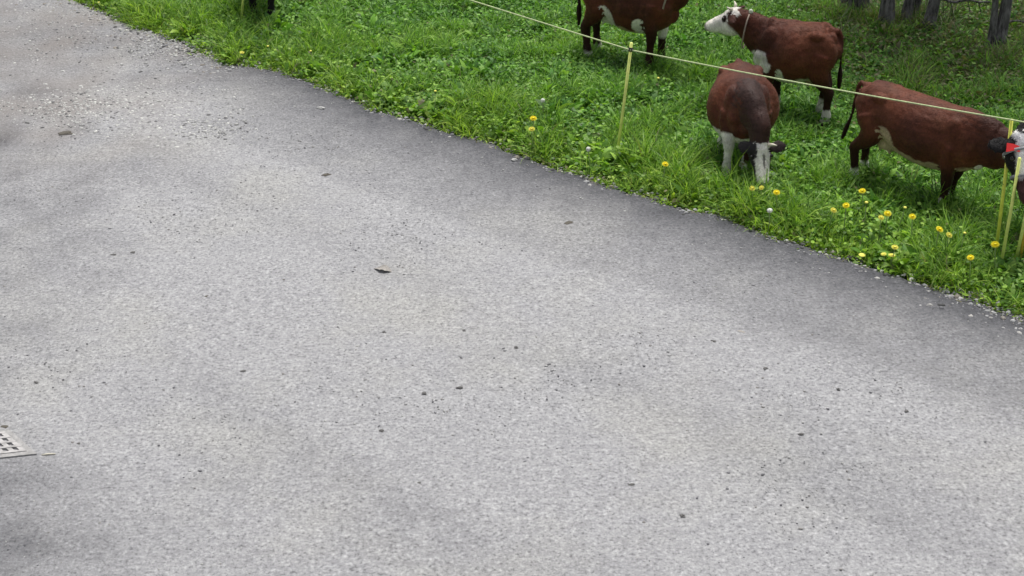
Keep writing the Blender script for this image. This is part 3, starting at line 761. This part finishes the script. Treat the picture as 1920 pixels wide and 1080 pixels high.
# cow cut off by the top of the photograph, facing right
def paint_a(m):
    C = coat_base(m); x, z, nz = m['x'], m['z'], m['nz']; T = m['part'] == TORSO
    C = mixw(C, CREAM, sm(.53 - z + .06 * nz, 0, .03) * T)
    C = mixw(C, WHITE * .9 + CREAM * .1, (m['part'] == UDDER) * 1.0)
    C = mixw(C, WHITE, sm(1 - np.sqrt(((x + .30) / .17) ** 2 + ((z - .58) / .22) ** 2), 0, .1) * T * .9)
    C = mixw(C, WHITE, sm(1 - np.sqrt(((x - .27) / .13) ** 2 + ((z - .56) / .15) ** 2), 0, .1) * T)
    C = mixw(C, WHITE, sm(.13 + .05 * nz - z, 0, .03) * (m['part'] == HLEG))
    C = mixw(C, WHITE, sm(.70 + .05 * nz - z, 0, .03) * sm(z, .34, .38) * (m['part'] == FLEG) * (m['y'] > 0))
    C = mixw(C, (.33, .13, .06), sm(z, .95, .7) * sm(z, .5, .6) * (m['part'] == HLEG) * (m['nrm'][:, 0] < -.6) * .8)
    return hooves(face(C, m, .10, eye=DARK), m)
l, h = place((1124, 98), (1226, 118), sx=.86)
a = make_cow(l, h, 'brown cow with back and head cut off by the top edge, left of the others', 1.0, .86,
             deep=1.14, poll=(.98, .0, 1.60), hdir=(.90, .1, -.2), neckmid=(.74, 0, 1.30), paint=paint_a, seed=13.0,
             legs={'fl': (.0, 0), 'fr': (-.03, 0), 'hl': (-.05, 0), 'hr': (-.03, 0)},
             tail=[(-.76, 0, 1.21), (-.84, 0, 1.12), (-.86, 0, .95), (-.87, 0, .75), (-.87, 0, .55), (-.87, 0, .36)])
strap_loop('neck_rope', Vector((.56, 0, .98)), (0, 1, 0), (.30, 0, 1), .235, .30, .32, .012, M_rope, a['root'])

# dark cow at the far end, only its legs reach into the picture
def paint_z(m):
    C = coat_base(m, BLACK * 2, BLACK, .6); x, z, nz = m['x'], m['z'], m['nz']
    C = mixw(C, WHITE, sm(.34 - z, 0, .03) * (m['part'] == HLEG) * (m['y'] < 0))
    C = mixw(C, WHITE, sm(.58 - z, 0, .03) * (m['part'] == TORSO))
    return hooves(face(C, m, .10, eye=BLACK), m)
p0 = G(500, 30)
make_cow(Vector((p0.x - .12, p0.y + .34, -.05)), R(-78), 'black cow of which only thin dark legs show at the top left', 1.0, .95,
         poll=(1.0, .05, 1.48), hdir=(.8, .1, -.45), neckmid=(.80, 0, 1.25), paint=paint_z, seed=21.0, legs={'fl': (.10, -.05), 'fr': (-.05, .03)})

# black and white cow leaning in from the right edge, red tag in its ear
def paint_e(m):
    C = coat_base(m, BLACK * .8, BLACK * .6, .5); x, z, nz = m['x'], m['z'], m['nz']
    C = mixw(C, WHITE, sm(.60 - z + .06 * nz, 0, .03) * (m['part'] == TORSO))
    C = mixw(C, WHITE, sm(.3 - z, 0, .03) * ((m['part'] == FLEG) | (m['part'] == HLEG)))
    C = face(C, m, .02, col=(.72, .73, .76), half=.085, nose=(.10, .035, .035))
    C = mixw(C, (.05, .02, .02), (m['part'] == HEAD) * sm(m['hs'] + .02 * m['nz'], .30, .34))
    return hooves(C, m)
hp = at_depth(1921, 260, G(1876, 484).y)      # poll of the head, just behind the green post
HE = R(205); sc_e = 1.14
lp = Vector((1.07, 0, 0)); ph = hp.z / sc_e
rot = Matrix.Rotation(HE, 3, 'Z')
pl = Vector((1.0, .17, (hp.z + .05) / sc_e))
cow_loc = Vector((hp.x, hp.y, 0)) - rot @ Vector((pl.x * sc_e, pl.y * sc_e, 0)); cow_loc.z = -.05
toward = rot.transposed() @ Vector((.06, -.55, -.80))
e = make_cow(cow_loc, HE, 'black and white cow at the right edge with a red ear tag and grey halter', sc_e, 1.0,
             poll=tuple(pl), hdir=tuple(toward), neckmid=(.80, .06, 1.12), paint=paint_e, seed=31.0, ears=((-.25, .0), (-.25, .0)), esc=1.3)
R_ = e['root']; P_, hd, hu, hs_ = e['poll'], e['hd'], e['hu'], e['hs']
# ear tag pair, halter
camera_side = rot.transposed() @ Vector((-1, 0, 0))
sg = 1 if hs_.dot(camera_side) > 0 else -1
tb = P_ + hs_ * sg * .125 - hu * .01 + hd * .075
q1 = [tb + hs_ * sg * a_ + hd * b_ + hu * c_ for c_ in (.012, .022) for a_, b_ in ((-.075, -.012), (-.02, -.035), (.03, -.045), (.045, .03), (-.02, .02), (-.07, .035))]
mesh_obj('ear_tag', q1, [(0, 1, 2, 3, 4, 5)[::-1], (6, 7, 8, 9, 10, 11)] + [(i, (i + 1) % 6, 6 + (i + 1) % 6, 6 + i) for i in range(6)], M_red, R_, False)
strap_loop('halter_noseband', P_ + hd * .30 - hu * .09, hs_, hu, .098, .10, .12, .013, M_strap, R_)
strap_loop('halter_cheek_strap', P_ + hd * .10 - hu * .10, hs_, (hu - hd * .1), .135, .155, .16, .013, M_strap, R_)

# ---------------------------------------------------------------- electric fence
def fence_post(base_px, top_px, mat, label, r=.0165, ins=.94, dy=0.0):
    B = G(*base_px); T = at_depth(top_px[0], top_px[1], B.y + dy)
    root = empty('fence_post', B); tag(root, label, 'fence post', 'thin fibreglass posts of the electric fence')
    D = T - B
    v, f = tube([Vector((0, 0, 0)) - D * .08, D * .5 + Vector((.004, 0, 0)), D], [r * 1.05, r, r * .95], 10); mesh_obj('rod', v, f, mat, root)
    if ins:
        c = D * ins; a = D.normalized()
        parts = [tube([c - a * .022, c + a * .022], [.024, .024], 10), tube([c + Vector((.0, -.0, 0)), c + Vector((.012, -.04, .004)), c + Vector((.026, -.03, .012))], [.008, .008, .007], 6)]
        v, f = merge(parts); mesh_obj('insulator', v, f, M_black, root)
        return B + c
    return B + D * .93
i1 = fence_post((452, 46), (466, -150), M_post2, 'yellow-green fence post at the top left, beside the black cow legs', ins=.93)
i2 = fence_post((1156, 297), (1184, 80), M_post2, 'single yellow-green fence post with a black insulator, left of the grazing cow', ins=.945)
i3 = fence_post((1867, 474), (1897, 224), M_post, 'yellow fence post leaning right behind the black cow head, leftmost of the right-hand bunch', ins=None)
fence_post((1876, 500), (1912, 296), M_post2, 'pale green fence post passing in front of the black cow muzzle', ins=None, r=.0155)
fence_post((1904, 490), (1930, 370), M_post2, 'pale yellow-green post at the right edge, beside the orange post', ins=None, r=.016)
fence_post((1913, 488), (1934, 330), M_post3, 'orange-yellow post at the very right edge, partly behind the pale one', ins=None, r=.014)
# the little clamp half way up the leftmost of the bunch
pc = at_depth(1883, 345, G(1867, 474).y); v, f = ball((0, 0, 0), (.016, .016, .022), 10, 6)
o = mesh_obj('clamp', v, f, M_black)
pr = [x for x in COL.objects if x.name == 'fence_post.002'][0]; o.parent = pr; o.location = pc - pr.location
wp = []
def span(a, b, sag, n=14):
    return [a.lerp(b, k / n) - Vector((0, 0, sag * 4 * (k / n) * (1 - k / n))) for k in range(n)]
off = Vector((.0, -.022, 0))
i3b = at_depth(1896, 223, G(1867, 474).y)
left0 = i1 + (i1 - i2) * 1.0; right1 = i3b + Vector((3.2, -1.6, .02))
wp = span(left0, i1 + off, .03) + span(i1 + off, i2 + off, .015) + span(i2 + off, i3b + off, .02) + span(i3b + off, right1, .02) + [right1]
v, f = tube(wp, .0072, 8)
tag(mesh_obj('fence_rope', v, f, M_wire), 'pale electric fence rope stretched across the meadow in front of the cows', 'fence rope')

# ---------------------------------------------------------------- dandelions
def copy_parts(src, loc, rz, label, group, scale=1.0, cat='dandelion', tilt=(0, 0)):
    c = src.copy(); COL.objects.link(c); c.location = loc; c.rotation_euler = (tilt[0], tilt[1], rz); c.scale = (scale,) * 3
    c['label'] = label
    for ch in list(src.children):
        k = ch.copy(); COL.objects.link(k); k.parent = c
    return c
def flower_head(kind):
    V = []; Fc = []
    if kind == 'open':
        for ring, (r, zz, nn, wd) in enumerate(((.032, .004, 18, .007), (.026, .009, 16, .007), (.018, .013, 12, .006), (.010, .016, 8, .005))):
            for k in range(nn):
                q = 2 * math.pi * (k + .5 * (ring % 2)) / nn; d_ = Vector((math.cos(q), math.sin(q), 0)); s_ = Vector((-d_.y, d_.x, 0))
                b = len(V); r0 = .002
                V += [d_ * r0 - s_ * wd * .3 + Vector((0, 0, .001)), d_ * r0 + s_ * wd * .3 + Vector((0, 0, .001)),
                      d_ * r * .7 + s_ * wd * .5 + Vector((0, 0, zz)), d_ * r + Vector((0, 0, zz * .9)), d_ * r * .7 - s_ * wd * .5 + Vector((0, 0, zz))]
                Fc.append((b, b + 1, b + 2, b + 3, b + 4))
    elif kind == 'clock':
        rr = random.Random(4)
        for k in range(150):
            z_ = rr.uniform(-1, 1); q = rr.uniform(0, 6.283); s_ = math.sqrt(1 - z_ * z_); d_ = Vector((s_ * math.cos(q), s_ * math.sin(q), z_)) 
            a_ = d_.orthogonal().normalized() * .006; b_ = d_.cross(a_); c_ = d_ * .024
            b = len(V); V += [c_ + a_, c_ + b_, c_ - a_, c_ - b_]; Fc.append((b, b + 1, b + 2, b + 3))
    return V, Fc
def dandelion(kind, loc, label):
    root = empty('dandelion', loc); tag(root, label, 'dandelion', 'dandelions in the meadow grass')
    hgt = .235
    v, f = tube([(0, 0, -.05), (.006, .004, .10), (.0, 0, hgt)], [.005, .0045, .004], 6); mesh_obj('stem', v, f, M_stem, root)
    if kind == 'clock':
        v, f = flower_head('clock'); v = [p + Vector((0, 0, hgt + .02)) for p in v]; mesh_obj('seed_head', v, f, M_wht, root, False)
    elif kind == 'bud':
        v, f = ball((0, 0, hgt + .008), (.011, .011, .017)); mesh_obj('sepals', v, f, M_sep, root)
        v, f = ball((0, 0, hgt + .020), (.014, .014, .009)); mesh_obj('flower_head', v, f, M_yelp, root)
    else:
        tiltm = Matrix.Rotation(R(24), 3, 'X')
        v, f = flower_head('open'); v = [tiltm @ p + Vector((0, -.004, hgt)) for p in v]; mesh_obj('flower_head', v, f, M_yel if kind == 'open' else M_yelp, root, False)
        v, f = ball((0, -.007, hgt + .010), (.011, .011, .003)); mesh_obj('flower_centre', v, f, M_yel if kind == 'open' else M_yelp, root)
        v, f = ball((0, 0, hgt - .006), (.011, .011, .010)); mesh_obj('sepals', v, f, M_sep, root)
    return root
DAN = [  # px, py of the flower, kind, size, label
 (1000, 222, 'open', 1.25, 'bright yellow dandelion near the road edge, alone left of the single post'),
 (997, 242, 'pale', 1.0, 'paler dandelion just below the lone bright one, left of the single post'),
 (1242, 307, 'open', 1.0, 'yellow dandelion between the single post and the grazing cow'),
 (1460, 360, 'open', 1.05, 'yellow dandelion right below the muzzle of the grazing cow'),
 (1414, 351, 'pale', .8, 'pale dandelion at the muzzle of the grazing cow, the left of a close pair'),
 (1427, 350, 'pale', .65, 'small pale dandelion at the muzzle of the grazing cow, the right of a close pair'),
 (1443, 398, 'clock', .9, 'white dandelion seed head low in the grass near the road, below the grazing cow'),
 (1557, 392, 'pale', .85, 'pale yellow dandelion directly left of the largest golden one'),
 (1585, 388, 'open', 1.35, 'largest golden dandelion, in the group between the two right-hand cows and the road'),
 (1623, 360, 'open', 1.15, 'yellow dandelion above a wilted one, topmost of the group left of the front hoof'),
 (1624, 384, 'bud', 1.2, 'wilted dandelion on its stalk right under the topmost flower of the group'),
 (1663, 398, 'open', 1.1, 'yellow dandelion with a pale one touching its left side'),
 (1652, 407, 'pale', .8, 'pale dandelion touching a brighter one on its right'),
 (1688, 391, 'bud', 1.0, 'closed green-yellow dandelion bud, between two open flowers'),
 (1714, 408, 'open', 1.25, 'bright yellow dandelion below the front hooves of the side-on cow'),
 (1757, 431, 'open', 1.2, 'yellow dandelion right of and below the front hooves, first of a descending row'),
 (1781, 437, 'pale', .8, 'faint dandelion just right of the one below the front hooves'),
 (1803, 442, 'bud', .9, 'pale bud at the right end of the descending row'),
 (1616, 477, 'pale', 1.0, 'pale yellow dandelion beside the road edge, lowest on the left of the group'),
 (1673, 463, 'pale', .85, 'pale dandelion above a close pair near the road edge'),
 (1659, 477, 'pale', .75, 'left flower of a close low pair near the road edge'),
 (1672, 479, 'pale', .9, 'right flower of a close low pair near the road edge'),
 (1872, 457, 'open', 1.25, 'yellow dandelion between the feet of the right-hand fence posts'),
 (1824, 484, 'open', 1.05, 'orange-yellow dandelion left of the right-hand fence posts'),
 (1018, 190, 'clock', .55, 'tiny pale seed head above the lone bright dandelion'),
 (812, 174, 'bud', .9, 'pale bud between the top left cow legs and the single post, near the road'),
 (588, 97, 'bud', .8, 'small pale bud right below the black cow legs'),
 (186, 5, 'bud', 1.0, 'pale bud at the road edge in the top left corner'),
 (1106, 283, 'clock', .6, 'small white seed head just left of the foot of the single post'),
 (452, 98, 'pale', .8, 'pale dandelion on the verge below the first post'),
 (506, 88, 'bud', .8, 'pale bud on the verge left of the one under the black cow legs'),
 (1235, 148, 'bud', .9, 'pale bud right of the single post, above the grazing cow'),
]
protos = {}
for (px, py, kind, sc, lab) in DAN:
    hz = .235 * min(1, sc + .1) * .95
    ssc = (.6 + .4 * sc) * 1.25
    hz_ = 1.0
    for hz_ in (1.0, .8, .6, .45, .3, .2):
        loc = G(px, py, .235 * ssc * hz_); loc.z = 0
        if edge_offset(loc.x, loc.y) < -.04: break
    if kind not in protos:
        r = dandelion(kind, loc, lab); r.scale = (ssc, ssc, ssc * hz_); protos[kind] = r
    else:
        k_ = copy_parts(protos[kind], loc, random.uniform(-.5, .5), lab, None, ssc, tilt=(random.uniform(-.12, .12), random.uniform(-.12, .12))); k_.scale = (ssc * random.uniform(.85, 1.1), ssc, ssc * hz_)

# ---------------------------------------------------------------- stones, clods and leaves lying on the road
def rock_mesh(seed, el=1.0, flat=.6):
    bm = bmesh.new(); bmesh.ops.create_icosphere(bm, subdivisions=2, radius=1)
    for v in bm.verts:
        f_ = 1 + .75 * noise.noise(v.co * 1.5 + Vector((seed * 7, 0, 0))) + .35 * noise.noise(v.co * 3.5 + Vector((seed, 3, 0)))
        v.co = Vector((v.co.x * el * f_, v.co.y * f_, v.co.z * flat * f_))
    me = bpy.data.meshes.new('stone'); bm.to_mesh(me); bm.free(); return me
def curled_leaf(seed):
    V = []; Fc = []; n = 7; rr = random.Random(seed)
    for i in range(n + 1):
        s = i / n; wd = (math.sin(math.pi * min(1, s * 1.03)) ** .7 * .42 + .02) * rr.uniform(.55, 1.2)
        for j in (-2, -1, 0, 1, 2):
            a = j / 2; V.append(Vector(((s - .5) * 2, a * wd * (1 + .2 * rr.uniform(-1, 1)), .25 * abs(a) ** 1.5 * wd * 2 + .28 * math.sin(s * 3.1) * (.5 + rr.random() * .3))))
    for i in range(n):
        for j in range(4):
            Fc.append((i * 5 + j, (i + 1) * 5 + j, (i + 1) * 5 + j + 1, i * 5 + j + 1))
    me = bpy.data.meshes.new('leaf'); me.from_pydata([tuple(v) for v in V], [], Fc); me.update()
    return me
LIT = [ # px, py, size px, kind, label
 (125, 250, 15, 'clod', 'dark flat clod on the pale road near the left edge, largest dark speck there'),
 (612, 328, 11, 'clod', 'dark brown crumb on the road under the bend in the grass edge'),
 (718, 507, 22, 'leaf', 'curled tan dry leaf lying on the open road, left of centre'),
 (1068, 418, 11, 'clod', 'dark flat crumb on the road below the single fence post'),
 (388, 556, 8, 'clod', 'small dark crumb left of the curled tan leaf'),
 (862, 727, 8, 'stone', 'dark pebble on the road just below the centre of the picture'),
 (796, 738, 7, 'stone', 'small dark pebble left of the one below the centre'),
 (968, 652, 7, 'stone', 'dark pebble at the middle of the road, right of the curled leaf'),
 (1338, 640, 7, 'stone', 'dark pebble on the road below the grazing cow'),
 (1436, 691, 7, 'stone', 'dark pebble right of and below the one under the grazing cow'),
 (1280, 968, 9, 'stone', 'dark brown pebble near the bottom edge, right of centre'),
 (1184, 909, 8, 'stone', 'dark pebble above and left of the brown one near the bottom edge'),
 (787, 906, 6, 'stone', 'dark pebble near the bottom edge, left of centre'),
 (720, 623, 6, 'stone', 'tiny dark pebble straight below the curled tan leaf'),
 (213, 478, 7, 'stone', 'small dark pebble on the left part of the road, left of its neighbour'),
 (250, 474, 7, 'stone', 'small dark pebble on the left part of the road, right of its neighbour'),
 (533, 525, 6, 'clod', 'tiny dark crumb between the small left crumb and the curled leaf'),
 (456, 696, 7, 'stone', 'dark pebble on the lower left half of the road'),
 (716, 808, 7, 'stone', 'dark pebble above the one left of centre at the bottom'),
 (1572, 730, 6, 'stone', 'tiny dark pebble on the right side of the road'),
 (1502, 814, 7, 'stone', 'dark pebble on the lower right part of the road'),
 (1700, 771, 6, 'stone', 'small dark pebble far right on the road'),
 (790, 222, 9, 'pale', 'whitish stone at the dark road margin beside the grass'),
 (602, 203, 10, 'pale', 'whitish stone on the road just below the grass bend, upper left'),
 (965, 300, 9, 'pale', 'whitish stone close to the grass left of the single post'),
 (1090, 372, 7, 'pale', 'small light stone on the dark margin below the single post'),
 (68, 717, 6, 'stone', 'dark pebble near the left edge above the drain grate'),
 (148, 832, 5, 'stone', 'tiny dark pebble right of the drain grate'),
 (870, 620, 6, 'stone', 'tiny dark pebble left of the middle pebble'),
 (1390, 622, 10, 'leafs', 'faint flat tan leaf scrap right of the pebble under the grazing cow'),
 (10, 801, 9, 'clod', 'dark crumb just above the drain grate at the left edge'),
]
rocks = [rock_mesh(i, e_, f_) for i, (e_, f_) in enumerate(((1.3, .5), (1.0, .6), (1.6, .42)))]
for i, (px, py, sz, kind, lab) in enumerate(LIT):
    loc = G(px, py); dist = math.hypot(loc.y, H); rr = sz / (F / dist) * .52
    if kind in ('leaf', 'leafs'):
        me = curled_leaf(i); me.materials.append(M_dry); o = bpy.data.objects.new('dry_leaf', me); cat = 'leaf'
        o.scale = (rr * 1.6, rr * 1.6, rr * (1.3 if kind == 'leaf' else .4)); loc.z = .002
        g = 'dry leaves on the road'
        sdm = o.modifiers.new('thickness', 'SOLIDIFY'); sdm.thickness = .03
    else:
        me = rocks[i % 3].copy(); me.materials.append({'clod': M_dung, 'stone': M_pebd, 'pale': M_pebl}[kind])
        o = bpy.data.objects.new({'clod': 'clod', 'stone': 'pebble', 'pale': 'pebble'}[kind], me)
        fl = .5 if kind == 'clod' else .9
        o.scale = (rr * (1.3 if kind == 'clod' else 1), rr, rr * fl); loc.z = rr * .22 * fl
        cat = 'clod' if kind == 'clod' else 'pebble'; g = 'pebbles and crumbs on the road'
    o.location = loc; o.rotation_euler = (0, 0, random.uniform(-.6, .6)); link(o)
    tag(o, lab, cat, g)

# ---------------------------------------------------------------- drain grate at the left edge
def drain():
    # corner on the right, slots run along the diagonal
    C0 = G(62, 852); u = (G(10, 806) - C0); u.z = 0; u.normalize()          # up-left edge
    wv = Vector((u.y, -u.x, 0)); 
    if wv.x > 0: wv = -wv                                                       # away to the left
    wv = (wv + Vector((-.55, .42, 0))).normalized()
    root = empty('drain_grate', C0); tag(root, 'pale iron drain grate with dark slots in the road at the left edge', 'drain grate')
    cu, cv = .085, .078; nu_, nv_ = 4, 6; rim = .05
    V = []; Fc = []; top = .006; bot = -.0
    V2 = []; F2 = []
    def quad(a0, a1, b0, b1, z):
        b = len(V)
        for p in ((a0, b0), (a1, b0), (a1, b1), (a0, b1)): V.append(u * p[0] + wv * p[1] + Vector((0, 0, z)))
        Fc.append((b, b + 1, b + 2, b + 3))
    bm = bmesh.new()
    def bar(a0, a1, b0, b1, z0, z1):
        vs = [bm.verts.new(u * p[0] + wv * p[1] + Vector((0, 0, z))) for z in (z0, z1) for p in ((a0, b0), (a1, b0), (a1, b1), (a0, b1))]
        for q in ((0, 1, 2, 3)[::-1], (4, 5, 6, 7), (0, 1, 5, 4), (1, 2, 6, 5), (2, 3, 7, 6), (3, 0, 4, 7)): bm.faces.new([vs[k] for k in q])
    A = rim + nu_ * cu; Bv = rim + nv_ * cv
    for k in range(nv_ + 1): bar(rim, A, rim + k * cv - .020, rim + k * cv + .020, .002, .020)
    for k in range(nu_ + 1): bar(rim + k * cu - .014, rim + k * cu + .014, rim - .02, Bv + .02, .004, .0225)
    me = bpy.data.meshes.new('grid'); bm.normal_update(); bmesh.ops.recalc_face_normals(bm, faces=bm.faces); bm.to_mesh(me); bm.free(); me.materials.append(M_metal)
    link(bpy.data.objects.new('grid', me), root)
    bm = bmesh.new()
    bar(-.02, A + .05, -.02, rim - .015, .001, .0165); bar(-.02, rim - .012, rim - .015, Bv + .05, .001, .0165)
    bar(A + .012, A + .05, rim - .015, Bv + .05, .001, .0165); bar(rim - .012, A + .012, Bv + .02, Bv + .05, .001, .0165)
    me = bpy.data.meshes.new('frame'); bmesh.ops.recalc_face_normals(bm, faces=bm.faces); bm.to_mesh(me); bm.free(); me.materials.append(M_conc)
    link(bpy.data.objects.new('frame', me), root)
    v = [u * a_ + wv * b_ + Vector((0, 0, .0115)) for a_, b_ in ((rim, rim), (A, rim), (A, Bv), (rim, Bv))]
    b0 = mesh_obj('pit_shade', [p - Vector((0, 0, .009)) for p in v], [(0, 1, 2, 3)], M_pit_shade, root, False)  # flat dark sheet below the bars, shade of the slots painted on, no depth
drain()
a_, b_ = G(78, 853, .006), G(104, 851, .006)
v, f = tube([a_, a_.lerp(b_, .5) + Vector((0, 0, .004)), b_], [.006, .008, .006], 6)
tag(mesh_obj('straw', v, f, M_straw), 'pale piece of straw lying right of the drain grate', 'straw')

# ---------------------------------------------------------------- trees at the edge of the wood
M_tleaf = leaf_material('tree_leaf', .35)
def trunk_mesh(seed, r, hgt, lean=(0, 0), fork=False):
    rr = random.Random(seed); parts = []
    def stem(base, lx, ly, r0, hh, flare=1.0):
        pts = []; rad = []
        n = 12
        for i in range(n + 1):
            s = i / n; z = hh * s ** 1.4
            pts.append(Vector((base[0] + lx * z + .10 * noise.noise(Vector((z * .7, seed, 0))), base[1] + ly * z + .10 * noise.noise(Vector((z * .7, seed, 4))), z - .1)))
            rad.append(r0 * (1 - .72 * s) * (1 + .6 * flare * math.exp(-z / .16)))
        v, f = tube(pts, rad, 14)
        v = [p + Vector((p.x - pts[i // 14].x, p.y - pts[i // 14].y, 0)) * (.32 * noise.noise(Vector((p.x * 7 + seed, p.y * 7, p.z * 1.1)))) for i, p in enumerate(v)]
        parts.append((v, f)); return pts, rad
    pts, rad = stem((0, 0), lean[0], lean[1], r, hgt)
    if fork: stem((-.11, -.03), lean[0] - .06, lean[1], r * .62, hgt * .8)
    tips = []
    for k in range(9):
        i = 7 + k % 5; b = pts[i]; a = rr.uniform(0, 6.28); L = rr.uniform(.9, 1.9)
        e_ = b + Vector((math.cos(a) * L, math.sin(a) * L, rr.uniform(.2, 1.1)))
        mid = b.lerp(e_, .5) + Vector((0, 0, .12))
        parts.append(tube([b, mid, e_], [rad[i] * .5, rad[i] * .3, .012], 7)); tips += [mid, e_]
    v, f = merge(parts)
    me = bpy.data.meshes.new('trunk'); me.from_pydata([tuple(p) for p in v], [], f); me.update(); me.materials.append(M_bark)
    me.polygons.foreach_set('use_smooth', [True] * len(me.polygons))
    return me, tips + [pts[-1]]
def crown_mesh(tips, seed):
    r_ = np.random.default_rng(seed); C = []
    for t in tips:
        n = 75; p = r_.normal(0, .33, (n, 3)) + np.array(t); C.append(p)
    C = np.concatenate(C); n = len(C)
    a = r_.normal(0, 1, (n, 3)); a /= np.linalg.norm(a, axis=1)[:, None]; b = np.cross(a, r_.normal(0, 1, (n, 3))); b /= np.linalg.norm(b, axis=1)[:, None]
    s = r_.uniform(.03, .06, (n, 1))
    P = np.stack([C - a * s, C + b * s * .6, C + a * s, C - b * s * .6], 1).reshape(-1, 3)
    me = bpy.data.meshes.new('crown'); me.from_pydata(P.tolist(), [], (np.arange(n * 4).reshape(-1, 4)).tolist()); me.update()
    c = np.ones((n, 4, 4), np.float32); c[:, :, :3] = (np.array((.06, .13, .03)) * r_.uniform(.6, 1.4, (n, 1)))[:, None]
    ca = me.color_attributes.new('tint', 'FLOAT_COLOR', 'POINT'); ca.data.foreach_set('color', c.ravel()); me.materials.append(M_tleaf)
    return me
TREES = [ # base px, radius, lean, fork, label
 ((1873, 84), .085, (-.03, 0), True, 'thick forked grey tree trunk at the top right, nearest the meadow'),
 ((1745, 52), .08, (.02, .02), False, 'slender grey trunk at the top right, between the forked tree and the close pair'),
 ((1665, 45), .095, (.0, .02), False, 'grey trunk with a broad foot, left trunk of the close pair'),
 ((1695, 40), .07, (.03, .03), False, 'narrow dark trunk, right trunk of the close pair'),
 ((1612, 22), .09, (-.05, .03), True, 'leftmost dark trunk at the wood edge, above the standing cow rump'),
 ((1712, 30), .06, (.04, .02), False, 'thin trunk just right of the close pair'),
 ((1590, 12), .07, (-.02, .02), False, 'thin dark trunk left of the leftmost forked one'),
 ((1790, -30), .12, (.0, .0), False, 'trunk just beyond the top edge, behind the slender trunk'),
 ((1980, 30), .12, (.03, .0), False, 'trunk just beyond the right edge of the wood'),
]
for i, (bp, r, lean, fork, lab) in enumerate(TREES):
    B = G(*bp); root = empty('tree', B); tag(root, lab, 'tree', 'trees at the edge of the wood')
    me, tips = trunk_mesh(i * 3.7 + 1, r, 5.5 + (i % 3) * .5, lean, fork)
    link(bpy.data.objects.new('trunk', me), root); link(bpy.data.objects.new('crown', crown_mesh(tips, i)), root)
def low_branch(a, b, r, za, zb, label, seed):
    A = G(*a); Bp = G(*b); root = None
    pts = []
    for k in range(11):
        s = k / 10; p = A.lerp(Bp, s); p.z = za + (zb - za) * s + .05 * noise.noise(Vector((s * 4, seed, 0))); p.y += .08 * noise.noise(Vector((s * 3, seed, 5))); pts.append(p)
    parts = [tube(pts, [r * (1 - .5 * k / 10) for k in range(11)], 7)]
    for k in (3, 6, 8):
        q = pts[k]; parts.append(tube([q, q + Vector((.06, .08, -.12)), q + Vector((.1, .1, -.24))], [r * .4, r * .3, .004], 5))
    v, f = merge(parts); tag(mesh_obj('dead_branch', v, f, M_bark), label, 'branch', 'bare branches at the wood edge')
low_branch((1745, 40), (1850, 44), .022, .30, .30, 'dark bare branch lying level between the slender and the forked trunk', 1)
low_branch((1878, 40), (2010, 42), .022, .42, .36, 'dark bare branch reaching right from the forked trunk to the edge', 2)
low_branch((1880, 70), (2010, 72), .014, .20, .26, 'thin bare twig above the grass right of the forked trunk foot', 3)
# sparse brush at the trunks' feet
def brush():
    n = 5200
    px = rng.uniform(1570, 2100, n); py = rng.uniform(-130, 75, n)
    pts = np.array([G(a, b)[:2] for a, b in zip(px, py)]); 
    k = fbm(pts[:, 0], pts[:, 1], 1.3, 12.0) > -.12; pts = pts[k]; n = len(pts)
    T = np.where(rng.random((n, 1)) < .55, np.array([[.19, .205, .12]]), np.array([[.11, .19, .06]])) * rng.uniform(.5, 1.3, (n, 1))
    a0 = rng.uniform(.2, 1.45, n)
    o = leaves('brush', pts, np.full(n, -.03), rng.uniform(.15, .42, n), rng.uniform(.008, .022, n), a0, a0 - rng.uniform(.1, 1.4, n), [.7, 1, .8, .5, .1], T, 5, M_grass, .6)
    tag(o, 'pale dry grass and brush under the trees at the top right', 'brush', kind='stuff')
brush()
